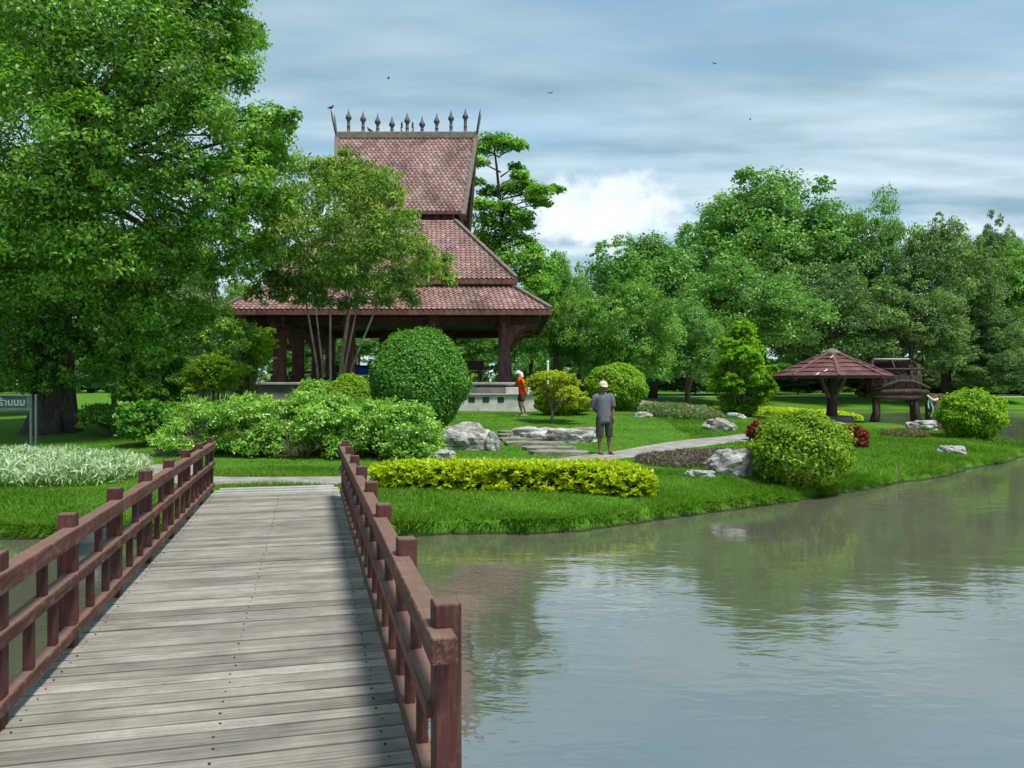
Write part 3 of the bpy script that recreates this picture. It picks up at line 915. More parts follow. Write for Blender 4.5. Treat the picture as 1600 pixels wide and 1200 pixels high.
def build_pavilion():
    rng = random.Random(11)
    cx, cy = -4.93, 37.4
    zp = 0.90
    root = empty('pavilion', (cx, cy, zp))
    tag(root, 'tall open timber pavilion with three tiered red clay tile roof and ridge spires', 'pavilion')
    H = lambda z: z - zp
    fl = 1.98
    # plinth
    mb = MB(); mb.bbox((0, 0, H((fl + 0.35) / 2)), (11.2, 11.2, fl - 0.35), 0.02); mb.build('plinth', M['darkconcrete'], root)
    mb = MB(); mb.bbox((0, 0, H(fl + 0.04)), (11.5, 11.5, 0.10), 0.015); mb.build('floor_slab', M['concrete'], root)
    # low white forecourt wall with dark vents, broad step block behind it
    fy = 30.85 - cy
    x0, x1 = -3.0 - cx, 0.95 - cx
    mb = MB(); mb.bbox(((x0 + x1) / 2, fy, H(1.10)), (x1 - x0, 0.24, 0.96), 0.015); w = mb.build('forecourt_wall', M['whitewall'], root)
    mb = MB(); mb.bbox(((x0 + x1) / 2, fy - 0.02, H(1.60)), (x1 - x0 + 0.08, 0.36, 0.055), 0.012); mb.build('wall_coping', M['concrete'], w)
    for xx in (-2.62, -1.55, -1.0, -0.43):
        mb = MB(); mb.bbox((xx - cx, fy - 0.115, H(1.40)), (0.25, 0.05, 0.19), 0.004); mb.build('vent', M['opening'], w)
    mb = MB(); mb.bbox(((x0 + x1) / 2 - 0.5, fy + 0.60, H(1.20)), (x1 - x0 - 1.1, 0.9, 1.30), 0.015); mb.build('step', M['darkconcrete'], root)
    mb = MB(); mb.bbox((0.35 - cx, fy + 0.52, H(1.26)), (1.2, 0.75, 1.22), 0.015); mb.build('stair_cheek', M['whitewall'], root)
    # columns
    g = [-4.6, -1.75, 1.75, 4.6]
    top = 5.15
    for i, gx in enumerate(g):
        for j, gy in enumerate(g):
            if 0 < i < 3 and 0 < j < 3: continue
            mb = MB()
            mb.bbox((gx, gy, H((fl + top) / 2)), (0.46, 0.46, top - fl), 0.03)
            c = mb.build('column', M['pavwood'], root)
            mb = MB(); mb.bbox((gx, gy, H(fl + 0.22)), (0.58, 0.58, 0.30), 0.02); mb.build('column_base', M['pavwood'], c)
            mb = MB(); mb.bbox((gx, gy, H(4.28)), (0.54, 0.54, 0.12), 0.015); mb.build('column_collar', M['pavwood'], c)
            # curved eave brackets towards the outside
            for (ox, oy) in ((math.copysign(1, gx) if i in (0, 3) else 0, 0), (0, math.copysign(1, gy) if j in (0, 3) else 0)):
                if ox == 0 and oy == 0: continue
                pts = []
                for k in range(8):
                    a = k / 7 * math.pi / 2
                    pts.append(Vector((gx + ox * (0.22 + 1.25 * (1 - math.cos(a))), gy + oy * (0.22 + 1.25 * (1 - math.cos(a))), H(3.35 + 1.12 * math.sin(a)))))
                mb = MB()
                wd = Vector((-oy, ox, 0)) * 0.09
                poly = pts + [Vector((gx + ox * 0.2, gy + oy * 0.2, H(4.47)))]
                mb.prism([p - wd for p in poly], wd * 2)
                mb.build('eave_bracket', M['pavwood'], c)
    # ring beams and ceiling
    for s in (-1, 1):
        for (a, b) in (((-6.0, s * 4.6), (6.0, s * 4.6)), ((s * 4.6, -6.0), (s * 4.6, 6.0))):
            mb = MB(); mb.beam((a[0], a[1], H(4.58)), (b[0], b[1], H(4.58)), 0.26, 0.34 if a[1] == b[1] else 0.30); mb.build('ring_beam', M['darkwood'], root)
    mb = MB(); mb.bbox((0, 0, H(4.80)), (12.3, 12.3, 0.06), 0.01); mb.build('soffit', M['darkwood'], root)
    # roof tiers: (half bottom, z bottom, half top, z top)
    def tier(hb, zb, ht, zt, nm, tl):
        mb = MB()
        B = [Vector((-hb, -hb, H(zb))), Vector((hb, -hb, H(zb))), Vector((hb, hb, H(zb))), Vector((-hb, hb, H(zb)))]
        T = [Vector((-ht, -ht, H(zt))), Vector((ht, -ht, H(zt))), Vector((ht, ht, H(zt))), Vector((-ht, ht, H(zt)))]
        dn = Vector((0, 0, -0.13))
        vs = B + T + [p + dn for p in B] + [p + dn for p in T]
        fs = []
        for k in range(4):
            k2 = (k + 1) % 4
            fs += [(k, k2, 4 + k2, 4 + k), (8 + k2, 8 + k, 12 + k, 12 + k2), (k2, k, 8 + k, 8 + k2), (4 + k, 4 + k2, 12 + k2, 12 + k)]
        mb.add(vs, fs)
        deck = mb.build(nm, M['darkwood'], root)
        mt = MB(); val = []
        for k in range(4):
            k2 = (k + 1) % 4
            tiles_on(mt, val, B[k], B[k2], T[k2], T[k], 0.20, tl, rng)
        tile_obj('roof_tiles', mt, val, M['tile'], deck)
        for k in range(4):
            mb = MB()
            off = Vector((0, 0, 0.07))
            mb.beam(B[k] + off, T[k] + off, 0.20, 0.11, bev=0.03); mb.build('hip_cap', M['hipcap'], deck)
            k2 = (k + 1) % 4
            mb = MB(); mb.beam(B[k] + Vector((0, 0, -0.13)), B[k2] + Vector((0, 0, -0.13)), 0.07, 0.20, bev=0.01); mb.build('fascia', M['pavwood'], deck)
        return deck
    tier(6.43, 4.90, 4.72, 6.12, 'lower_roof', 0.165)
    tier(5.10, 6.26, 2.45, 9.10, 'middle_roof', 0.165)
    # neck under the gable roof
    mb = MB(); mb.bbox((0, 0, H(5.72)), (9.2, 9.2, 1.5), 0.02); mb.build('lower_neck', M['darkwood'], root)
    mb = MB(); mb.bbox((0, 0, H(9.55)), (4.6, 3.7, 1.3), 0.02); nk = mb.build('neck_wall', M['pavwood'], root)
    for s in (-1, 1):
        for xx in np.linspace(-2.2, 2.2, 12):
            mb = MB(); mb.bbox((xx, s * 1.87, H(9.5)), (0.10, 0.05, 1.1), 0.008); mb.build('neck_slat', M['darkwood'], nk)
    # gable roof: ridge longer than the eaves
    zr, ze = 13.55, 9.62
    rl, el, hd = 3.24, 2.80, 2.15
    up = MB(); 
    fr = [Vector((-el, -hd, H(ze))), Vector((el, -hd, H(ze))), Vector((rl, 0, H(zr))), Vector((-rl, 0, H(zr)))]
    bk = [Vector((el, hd, H(ze))), Vector((-el, hd, H(ze))), Vector((-rl, 0, H(zr))), Vector((rl, 0, H(zr)))]
    for q in (fr, bk):
        n = (q[1] - q[0]).cross(q[3] - q[0]).normalized()
        up.prism([p - n * 0.13 for p in q], n * 0.13)
    gr = up.build('gable_roof', M['darkwood'], root)
    mt = MB(); val = []
    tiles_on(mt, val, *fr, 0.20, 0.165, rng); tiles_on(mt, val, *bk, 0.20, 0.165, rng)
    tile_obj('roof_tiles', mt, val, M['tile'], gr)
    mb = MB(); mb.bbox((0, 0, H(zr + 0.06)), (2 * rl + 0.12, 0.26, 0.34), 0.04); rc = mb.build('ridge_cap', M['hipcap'], gr)
    for sy in (-1, 1):
        mb = MB(); mb.beam((-el, sy * (hd + 0.02), H(ze - 0.07)), (el, sy * (hd + 0.02), H(ze - 0.07)), 0.07, 0.16); mb.build('fascia', M['pavwood'], gr)
    for sx in (-1, 1):
        # gable infill, bargeboards that cross above the ridge
        mb = MB(); mb.prism([(sx * (el - 0.25), -hd + 0.16, H(ze)), (sx * (el - 0.25), hd - 0.16, H(ze)), (sx * (rl - 0.35), 0, H(zr - 0.3))], (-sx * 0.08, 0, 0))
        gw = mb.build('gable_wall', M['darkwood'], root)
        for k in range(6):
            zz = ze + 0.35 + k * 0.55; f = (zz - ze) / (zr - ze); hw_ = (hd - 0.2) * (1 - f)
            mb = MB(); mb.beam((sx * (el - 0.16 + f * (rl - el - 0.1)), -hw_, H(zz)), (sx * (el - 0.16 + f * (rl - el - 0.1)), hw_, H(zz)), 0.05, 0.10); mb.build('gable_board', M['pavwood'], gw)
        for sy in (-1, 1):
            a = Vector((sx * el, sy * (hd + 0.1), H(ze - 0.2))); b = Vector((sx * (rl + 0.02), 0, H(zr + 0.02)))
            mb = MB(); mb.beam(a, b, 0.17, 0.20, up=(sx, 0, 0.15), bev=0.015)
            bb = mb.build('bargeboard', M['hipcap'], gr)
            # horn: continues past the ridge, bending up
            d = (b - a).normalized()
            pts = [b - d * 0.1, b + d * 0.35 + Vector((sx * 0.03, 0, 0.02)), b + d * 0.65 + Vector((sx * 0.06, sy * 0.03, 0.11)), b + d * 0.85 + Vector((sx * 0.09, sy * 0.08, 0.24)), b + d * 0.95 + Vector((sx * 0.12, sy * 0.12, 0.36))]
            mb = MB(); mb.tube(pts, [0.05, 0.045, 0.04, 0.032, 0.010], 8); mb.build('ridge_horn', M['finial'], bb, smooth=True)
    # spires along the ridge, tallest at the ends
    xs = [-2.71, -2.03, -1.35, -0.68, 0.03, 0.73, 1.41, 2.08, 2.75]
    hs = [1.10, 1.02, 0.90, 0.78, 0.95, 0.78, 0.92, 1.06, 1.14]
    for x, h in zip(xs, hs):
        b = 0.52
        st = h - b
        z0 = H(zr + 0.2)
        prof = [(0.085, -0.1), (0.085, 0.04), (0.065, 0.06), (0.06, st * 0.45), (0.075, st * 0.5), (0.058, st * 0.55), (0.055, st * 0.9), (0.07, st * 0.95), (0.06, st), (0.10, st + 0.05), (0.118, st + 0.11), (0.10, st + 0.18), (0.06, st + 0.27), (0.03, st + 0.37), (0.008, h)]
        mb = MB(); mb.lathe([(r_ * 1.25, z_) for r_, z_ in prof], (x, 0, z0), 12)
        fo = mb.build('spire', M['finial'], rc, smooth=True)
    # scroll pair round the middle spire
    for s in (-1, 1):
        x = 0.03
        pts = [(x, 0, H(zr + 0.22)), (x + s * 0.16, 0, H(zr + 0.18)), (x + s * 0.27, 0, H(zr + 0.30)), (x + s * 0.30, 0, H(zr + 0.45)), (x + s * 0.22, 0, H(zr + 0.48)), (x + s * 0.21, 0, H(zr + 0.40))]
        mb = MB(); mb.tube(pts, [0.04, 0.04, 0.038, 0.035, 0.03, 0.02], 8); mb.tube([(x + s * 0.255, 0, H(zr + 0.44)), (x + s * 0.255, 0, H(zr + 0.62)), (x + s * 0.255, 0, H(zr + 0.74))], [0.03, 0.055, 0.008], 8)
        mb.build('scroll', M['finial'], rc, smooth=True)
    # benches inside
    for (bx, by, L_) in ((2.9, -4.2, 1.7), (-3.2, 3.6, 2.0)):
        be = empty('timber_bench', (cx + bx, cy + by, fl + 0.09))
        tag(be, 'dark timber bench between the pavilion columns, %s' % ('near the forecourt steps' if bx > 0 else 'at the rear row of columns'), 'bench')
        mb = MB(); mb.bbox((0, 0, 0.43), (L_, 0.42, 0.06), 0.01); mb.build('seat', M['darkwood'], be)
        mb = MB(); mb.bbox((0, 0.19, 0.70), (L_, 0.04, 0.40), 0.01); mb.build('backrest', M['darkwood'], be)
        for s in (-1, 1):
            for t in (-1, 1):
                mb = MB(); mb.bbox((s * (L_ / 2 - 0.1), t * 0.16, 0.205), (0.07, 0.07, 0.41), 0.006); mb.build('leg', M['darkwood'], be)
    tb = empty('draped_table', (-7.0, 39.0, fl + 0.09))
    tag(tb, 'small table under a bright blue cloth inside the pavilion', 'table')
    mb = MB(); mb.bbox((0, 0, 0.70), (1.3, 0.7, 0.05), 0.01); mb.build('table_top', M['darkwood'], tb)
    mb = MB(); mb.bbox((0, 0, 0.56), (1.36, 0.76, 0.36), 0.03); mb.build('cloth', M['bluecloth'], tb)
    for s in (-1, 1):
        for t in (-1, 1):
            mb = MB(); mb.bbox((s * 0.55, t * 0.28, 0.34), (0.06, 0.06, 0.68), 0.006); mb.build('leg', M['darkwood'], tb)


build_pavilion()

# ------------------------------------------------------------------ round gazebo
def build_gazebo():
    rng = random.Random(5)
    gx, gy = 13.2, 33.0
    z0 = g1(gx, gy)
    root = empty('umbrella_gazebo', (gx, gy, z0))
    tag(root, 'umbrella shaped gazebo with octagonal brown red shingle roof on one post', 'gazebo')
    H = lambda z: z - z0
    ze, za, r = 2.30, 3.36, 2.32
    a0 = R(22.5) + R(7)
    cor = [Vector((math.cos(a0 + k * math.pi / 4) * r, math.sin(a0 + k * math.pi / 4) * r, H(ze))) for k in range(8)]
    ap = Vector((0, 0, H(za)))
    mb = MB()
    mb.add(cor + [ap] + [c + Vector((0, 0, -0.07)) for c in cor] + [ap + Vector((0, 0, -0.12))],
           [(k, (k + 1) % 8, 8) for k in range(8)] + [(9 + (k + 1) % 8, 9 + k, 17) for k in range(8)] + [((k + 1) % 8, k, 9 + k, 9 + (k + 1) % 8) for k in range(8)])
    rf = mb.build('roof', M['darkwood'], root)
    rows = 6
    # one shingle mesh, scaled per place
    tm = MB()
    vs = [(-0.5, 1.12, 0.0), (0.5, 1.12, 0.0), (0.5, -0.06, 0.045), (0.0, -0.10, 0.048), (-0.5, -0.06, 0.045), (-0.5, -0.06, 0.012), (0.0, -0.10, 0.015), (0.5, -0.06, 0.012)]
    tm.add(vs, [(0, 4, 3, 2, 1), (4, 5, 6, 3), (3, 6, 7, 2), (0, 5, 4), (1, 2, 7)])
    me = tm.mesh('shingle')
    at = me.attributes.new('v', 'FLOAT', 'POINT'); at.data.foreach_set('value', np.full(len(vs), 0.5, np.float32))
    me.materials.append(M['gtile'])
    variants = []
    for q in (0.1, 0.3, 0.5, 0.7, 0.9):
        m2 = me.copy(); m2.attributes['v'].data.foreach_set('value', np.full(len(vs), q, np.float32)); variants.append(m2)
    for k in range(8):
        A = cor[k]; B = cor[(k + 1) % 8]
        mid = (A + B) / 2
        up = ap - mid; L = up.length; uz = up.normalized(); ex = (B - A).normalized(); n = ex.cross(uz).normalized()
        for rr in range(rows):
            f = rr / rows
            p = A.lerp(ap, f); q = B.lerp(ap, f); w = (q - p).length
            cnt = max(1, int(round(w / 0.36)))
            for j in range(cnt):
                c = p + (q - p) * ((j + 0.5) / cnt) + n * 0.012
                wdt = w / cnt * (0.985 if cnt > 1 else 0.8)
                Mx = Matrix((ex * wdt, uz * (L / rows), n)).transposed().to_4x4()
                Mx.translation = c + n * rng.uniform(0, 0.012)
                o = obj('shingle', variants[rng.randrange(5)], None, rf)
                o.matrix_local = Mx
    for k in range(8):
        mb = MB(); mb.beam(cor[k] + Vector((0, 0, 0.06)), ap + Vector((0, 0, 0.05)), 0.12, 0.08, bev=0.02); mb.build('hip_cap', M['gtile'] if False else M['hipred'], rf)
        mb = MB(); mb.beam(cor[k] * 0.98 + Vector((0, 0, -0.10)), Vector((0, 0, H(za) - 0.28)), 0.07, 0.10); mb.build('rafter', M['darkwood'], rf)
    mb = MB(); mb.lathe([(0.36, -0.12), (0.34, -0.04), (0.20, 0.04), (0.08, 0.10), (0.02, 0.12)], ap, 16); mb.build('cap', M['hipcap'], rf, smooth=True)
    mb = MB(); mb.tube([(0, 0, -0.05), (0, 0, 0.4), (0.02, 0, 1.2), (0, 0, H(3.2))], [0.26, 0.21, 0.19, 0.18], 12, True, 0.06, rng); po = mb.build('post', M['darkwood'], root, smooth=True)
    for k in range(4):
        a = a0 + k * math.pi / 2
        mb = MB(); mb.tube([(math.cos(a) * 0.15, math.sin(a) * 0.15, 0.95), (math.cos(a) * 0.8, math.sin(a) * 0.8, H(2.45))], [0.06, 0.05], 8); mb.build('brace', M['log'], po)
    mb = MB(); mb.lathe([(0.85, -0.05), (0.85, 0.16), (0.80, 0.20), (0.1, 0.21)], (0, 0, 0), 20); mb.build('round_seat', M['darkconcrete'], root)
    # pale doves on the roof
    for k, (x_, y_) in enumerate(((1299, 560), (1277, 582), (1290, 578))):
        dd = {0: 32.3, 1: 31.2, 2: 31.3}[k]
        p = px(x_, y_, dd)
        # seat on the roof surface
        rad = math.hypot(p.x - gx, p.y - gy)
        zr = za - (za - ze) * rad / (r * 0.95)
        dv = empty('dove', (p.x, p.y, zr + 0.055))
        tag(dv, ('white dove just below the gazebo roof cap' if k == 0 else 'white dove perched low on the gazebo roof near the eave'), 'bird', 'doves on the gazebo roof')
        bird_parts(dv, 'dove', 0.5)


def bird_parts(root, mat, s=1.0):
    mb = MB(); mb.tube([(-0.16 * s, 0, 0.03 * s), (-0.07 * s, 0, 0.05 * s), (0.02 * s, 0, 0.08 * s), (0.09 * s, 0, 0.13 * s), (0.12 * s, 0, 0.19 * s), (0.17 * s, 0, 0.20 * s)],
                      [0.015 * s, 0.045 * s, 0.065 * s, 0.05 * s, 0.035 * s, 0.004 * s], 10)
    mb.build('body', M[mat], root, smooth=True)
    for t in (-1, 1):
        mb = MB(); mb.prism([(0.05 * s, t * 0.055 * s, 0.11 * s), (-0.15 * s, t * 0.035 * s, 0.05 * s), (-0.05 * s, t * 0.06 * s, 0.04 * s)], (0, t * 0.012 * s, 0)); mb.build('wing', M[mat], root)
    mb = MB(); mb.tube([(0.02 * s, 0, -0.01 * s), (0.02 * s, 0, 0.05 * s)], 0.008 * s, 6); mb.build('leg', M[mat], root)


M['hipred'] = plainmat('red_brown_hip', (0.14, 0.065, 0.058), 0.8, 0.3, 6)
build_gazebo()

# ------------------------------------------------------------------ raised log hut with ribbons
def build_hut():
    rng = random.Random(8)
    bx, by = 16.05, 33.6
    z0 = g1(bx, by)
    root = empty('log_hut', (bx, by, z0), R(-8)); root.scale = (1.08, 1.0, 1.06)
    tag(root, 'rustic raised log hut of dark brown timber on bent log legs beside the gazebo', 'hut')
    lg = lambda pts, r, nm, par=root, mat='darklog': (lambda mb: (mb.tube(pts, r, 9, True, 0.10, rng), mb.build(nm, M[mat], par, smooth=True))[1])(MB())
    for (x, y) in ((-0.85, -0.5), (-0.55, 0.45), (0.62, -0.5), (0.8, 0.45)):
        lg([(x * 1.12, y, -0.1), (x + 0.05, y + 0.03, 0.5), (x, y, 1.15)], [0.16, 0.13, 0.12], 'leg')
    # body floor of logs
    for k in range(6):
        y = -0.6 + k * 0.24
        lg([(-1.2, y, 1.14 + 0.04 * (k % 2)), (-0.4, y, 1.08), (0.5, y, 1.08), (1.0, y, 1.16)], [0.09, 0.11, 0.11, 0.08], 'floor_log')
    # curved side logs
    for y in (-0.66, 0.66):
        lg([(-1.15, y, 1.30), (-0.6, y, 1.48), (0.0, y, 1.70), (0.5, y, 1.68), (1.1, y, 1.42)], [0.05, 0.055, 0.06, 0.055, 0.045], 'curved_rail')
        lg([(-1.1, y, 1.22), (-0.2, y, 1.28), (0.6, y, 1.30), (1.05, y, 1.25)], [0.09, 0.10, 0.10, 0.08], 'side_log')
    # wall planks at the back and corner posts
    for k in range(8):
        mb = MB(); x = -0.75 + k * 0.205
        mb.bbox((x, 0.60, 1.80), (0.19, 0.05, 1.05), 0.008); mb.build('wall_plank', M['darklog'], root)
    for k in range(9):
        mb = MB(); mb.bbox((-0.9 + k * 0.205, -0.56, 1.56 + 0.03 * (k % 3)), (0.185, 0.05, 0.66), 0.008); mb.build('wall_plank', M['darklog'], root)
    for (x, y) in ((-0.95, -0.5), (-0.9, 0.5), (0.72, -0.5), (0.75, 0.5)):
        lg([(x - 0.03, y, 1.1), (x + 0.02, y, 1.8), (x, y, 2.35)], [0.09, 0.08, 0.07], 'corner_post')
    # roof frame: pale ridge bar, sloping poles, shingled slabs
    lg([(-0.75, 0.0, 2.56), (0.55, 0.0, 2.56)], 0.035, 'ridge_bar', root, 'signgrey2')
    for s in (-1, 1):
        if s > 0:
            mb = MB(); mb.prism([(-0.7, 0, 2.50), (0.5, 0, 2.50), (0.85, s * 0.75, 2.10), (-1.0, s * 0.75, 2.10)], (0, 0, -0.05)); mb.build('roof_slab', M['darkwood'], root)
        lg([(-0.95, s * 0.55, 2.16), (0.85, s * 0.55, 2.16)], [0.04, 0.04], 'roof_pole')
        lg([(-0.1, 0, 2.54), (-0.12, s * 0.55, 2.16)], [0.03, 0.03], 'roof_pole')
        lg([(-0.95, s * 0.5, 1.45), (-0.2, s * 0.5, 2.1)], [0.035, 0.03], 'brace')
        lg([(0.72, s * 0.5, 1.55), (0.1, s * 0.5, 2.1)], [0.035, 0.03], 'brace')
        lg([(0.55, 0, 2.55), (0.8, s * 0.4, 2.28), (1.15, s * 0.8, 1.85)], [0.03, 0.03, 0.028], 'roof_pole')
        lg([(-0.75, 0, 2.55), (-0.95, s * 0.4, 2.28), (-1.25, s * 0.8, 1.88)], [0.03, 0.03, 0.028], 'roof_pole')
    lg([(-1.45, -0.3, 1.25), (-1.25, -0.3, 1.62), (-1.05, -0.3, 1.75)], [0.06, 0.07, 0.06], 'end_branch')
    lg([(-1.55, -0.35, 1.24), (-1.0, -0.4, 1.18)], [0.07, 0.07], 'end_branch')
    # stump with garland and ribbon beside it
    p = px(1457, 655, 33.0)
    sx, sy = p.x, 33.0
    sz = g1(sx, sy)
    st = empty('tree_stump', (sx, sy, sz))
    tag(st, 'dark forked tree stump with two bare stubs next to the log hut', 'stump')
    mb = MB(); mb.tube([(0, 0, -0.1), (0, 0, 0.5), (-0.03, 0, 1.1), (0.05, 0, 1.62)], [0.34, 0.30, 0.28, 0.16], 12, True, 0.12, rng); mb.build('trunk', M['bark'], st, smooth=True)
    mb = MB(); mb.tube([(0.05, 0, 1.3), (0.35, 0.05, 1.55), (0.75, 0, 1.52)], [0.14, 0.10, 0.05], 8, True, 0.1, rng); mb.build('branch', M['bark'], st, smooth=True)
    mb = MB(); mb.tube([(-0.05, 0, 1.35), (-0.2, 0.03, 1.62), (-0.3, 0, 1.8)], [0.13, 0.09, 0.04], 8, True, 0.1, rng); mb.build('branch', M['bark'], st, smooth=True)
    ga = empty('garland', (sx - 0.30, sy - 0.30, sz + 1.0))
    tag(ga, 'cream flower garland and aqua ribbon hanging on the dark stump', 'garland')
    mb = MB()
    for k in range(12):
        a = k / 11
        mb.lathe([(0.001, -0.045), (0.04, -0.02), (0.042, 0.02), (0.001, 0.045)], (-0.06 + 0.40 * a, -0.02 - 0.05 * math.sin(a * 3.1), 0.42 - 0.10 * math.sin(a * 3.1) + 0.12 * (1 - a)), 7)
    mb.build('flower_string', M['garland'], ga, smooth=True)
    for (dx, pts) in ((0, [(0, 0, 0.40), (-0.05, -0.03, 0.20), (-0.02, -0.05, 0.02)]), (1, [(0.05, -0.02, 0.34), (0.14, -0.05, 0.05), (0.13, -0.05, -0.16), (0.06, -0.04, -0.32)])):
        mb = MB()
        for i in range(len(pts) - 1):
            a = Vector(pts[i]); b = Vector(pts[i + 1])
            mb.beam(a, b, 0.055 - 0.005 * i, 0.012, up=(0.2, -1, 0), bev=0.002)
        mb.build('ribbon', M['aqua'], ga)


build_hut()

# ------------------------------------------------------------------ rocks
def rock(name, label, c, size, seed, mat, rot=0.0, group=None, flat=0.0, sub=4):
    bm = bmesh.new()
    bmesh.ops.create_icosphere(bm, subdivisions=sub, radius=1.0)
    so = Vector((seed * 13.7, seed * 7.1, seed * 3.3))
    for v in bm.verts:
        p = v.co.copy()
        n = mnoise.fractal(p * 1.1 + so, 1.0, 2.0, 4) * 0.42
        cell = mnoise.voronoi(p * 1.5 + so)[0]
        n += (cell[1] - cell[0]) * 0.30 - 0.12
        st = mnoise.noise(Vector((p.x * 0.8, p.y * 0.8, p.z * 4.5)) + so) * 0.10
        q = p * (1 + n + st)
        # squarish
        q.x = math.copysign(abs(q.x) ** 0.85, q.x); q.z = math.copysign(abs(q.z) ** 0.8, q.z)
        v.co = Vector((q.x * size[0], q.y * size[1], q.z * size[2]))
    me = bpy.data.meshes.new(name); bm.to_mesh(me); bm.free()
    for f in me.polygons: f.use_smooth = False
    o = obj(name, me, mat)
    o.location = c; o.rotation_euler = (0, flat, rot)
    tag(o, label, 'rock', group)
    return o


def rock_px(label, x0, x1, ytop, ybot, seed, mat, depth=0.7, rot=0.0, tilt=0.0, group=None):
    g = on_ground((x0 + x1) / 2, ybot)
    d = g.y + 0.25
    w = (x1 - x0) * d / F; h = (ybot - ytop) * d / F
    return rock('rock', label, (((x0 + x1) / 2 - 800) * d / F, d + w * depth * 0.3, g.z + h * 0.22), (w * 0.50, w * depth * 0.5, h * 0.70), seed, mat, rot, group, tilt)


rock_px('big grey and white limestone boulder at the foot of the round topiary', 676, 768, 661, 705, 1, M['stone'], 0.7)
rock_px('upright narrow end stone leaning on the big limestone boulder', 757, 782, 676, 706, 2, M['stone'], 0.9)
rock_px('long pale weathered limestone ledge at the top of the stone steps', 795, 872, 665, 690, 3, M['whitestone'], 0.55)
rock_px('low grey limestone ledge behind the standing man', 852, 934, 666, 694, 4, M['stone'], 0.5)
rock_px('small pale rock pair behind the lime hedge, bumpy and rounded', 672, 712, 703, 721, 5, M['whitestone'], 0.8)
rock_px('small grey rock half hidden behind the lime hedge, next to the shrubs', 640, 676, 704, 720, 6, M['stone'], 0.8)
rock_px('brown grey slanting boulder beside the white edged plants', 232, 325, 681, 712, 7, M['brownstone'], 0.6, tilt=-0.15)
rock_px('flat brown grey rock under the clipped dome bush', 966, 1036, 625, 643, 8, M['brownstone'], 0.6)
rock_px('small white rock at the tip of the sage green bed', 993, 1020, 643, 653, 9, M['whitestone'], 0.7)
rock_px('slanting pale rock with dark end on the lawn right of the sage bed', 1103, 1152, 655, 675, 10, M['stone'], 0.5, tilt=0.3)
rock_px('thin white rock strip under the bright green tree', 1133, 1166, 645, 655, 11, M['whitestone'], 0.5, tilt=0.15)
rock_px('craggy grey white boulder by the mauve bed and round bush', 1112, 1186, 701, 747, 12, M['stone'], 0.7, tilt=-0.35)
rock_px('low white stones at the front edge of the mauve bed', 1072, 1122, 736, 750, 13, M['whitestone'], 0.6, tilt=0.1)
rock_px('rounded grey rock in front of the dark stump', 1424, 1470, 655, 673, 14, M['stone'], 0.7)
rock_px('small smooth white rock sunk in the grass near the water', 1475, 1518, 697, 714, 15, M['whitestone'], 0.7, tilt=0.2)


def build_steps():
    root_p = on_ground(850, 712)
    root = empty('stone_steps', tuple(root_p))
    tag(root, 'worn pale stone steps climbing the lawn from the path towards the pavilion', 'steps')
    rng = random.Random(3)
    for k, (x0, x1, y) in enumerate(((832, 925, 712), (818, 900, 705), (790, 880, 697), (778, 862, 690.5), (776, 838, 684), (780, 822, 679))):
        g = on_ground((x0 + x1) / 2, y)
        w = (x1 - x0) * g.y / F
        mb = MB()
        n = 10
        top = []
        for i in range(n):
            a = 2 * math.pi * i / n
            rx = w / 2 * (1 + rng.uniform(-0.12, 0.12)); ry = 0.36 * (1 + rng.uniform(-0.2, 0.2))
            ca, sa = math.cos(a), math.sin(a)
            top.append(Vector((math.copysign(abs(ca) ** 0.6, ca) * rx, math.copysign(abs(sa) ** 0.6, sa) * ry, 0)))
        c = g - root_p
        pz = g.z - root_p.z
        mb.prism([Vector((c.x, c.y + 0.3, pz - 0.12)) + p for p in top], (0, 0, 0.12 + 0.085))
        mb.build('step', M['slab'], root)


build_steps()

# ------------------------------------------------------------------ sign, pole, drum, stake
def build_sign():
    d = 19.5
    c = px(0, 629, d)
    gzv = g1(c.x, d)
    root = empty('garden_sign', (c.x, d, gzv))
    tag(root, 'green painted sign board with white lettering in a pale frame on grey posts', 'sign')
    zc = c.z - gzv
    w, h = 1.36, 0.30
    mb = MB(); mb.bbox((0, 0, zc), (w, 0.04, h), 0.006); bd = mb.build('board', M['signgreen'], root)
    for s in (-1, 1):
        mb = MB(); mb.bbox((0, -0.012, zc + s * (h / 2 + 0.018)), (w + 0.10, 0.06, 0.042), 0.006); mb.build('frame', M['signgrey'], bd)
        mb = MB(); mb.bbox((s * (w / 2 + 0.02), -0.012, zc), (0.045, 0.058, h), 0.006); mb.build('frame', M['signgrey'], bd)
        for q in (0.08, 0.20):
            mb = MB(); mb.bbox((s * (w / 2 - 0.02 + q), 0.02, zc / 2 + 0.06), (0.045, 0.05, zc + 0.28), 0.006); mb.build('post', M['signgrey'], root)
    try:
        cu = bpy.data.curves.new('lettering', 'FONT')
        cu.body = "\u0e16\u0e19\u0e19  \u0e23\u0e49\u0e32\u0e19\u0e19\u0e21"
        cu.size = 0.24; cu.align_x = 'CENTER'; cu.align_y = 'CENTER'; cu.extrude = 0.003; cu.offset = 0.004
        to = bpy.data.objects.new('lettering', cu); COL.objects.link(to)
        dg = bpy.context.evaluated_depsgraph_get()
        me = bpy.data.meshes.new_from_object(to.evaluated_get(dg))
        bpy.data.objects.remove(to)
        me.materials.clear()
        if len(me.vertices):
            o = obj('lettering', me, plainmat('pale_sign_lettering', (0.24, 0.30, 0.28), 0.6, 0.2, 8), bd)
            o.rotation_euler = (R(90), 0, 0); o.location = (0.02, -0.026, zc)
    except Exception as e:
        print('lettering', e)


build_sign()


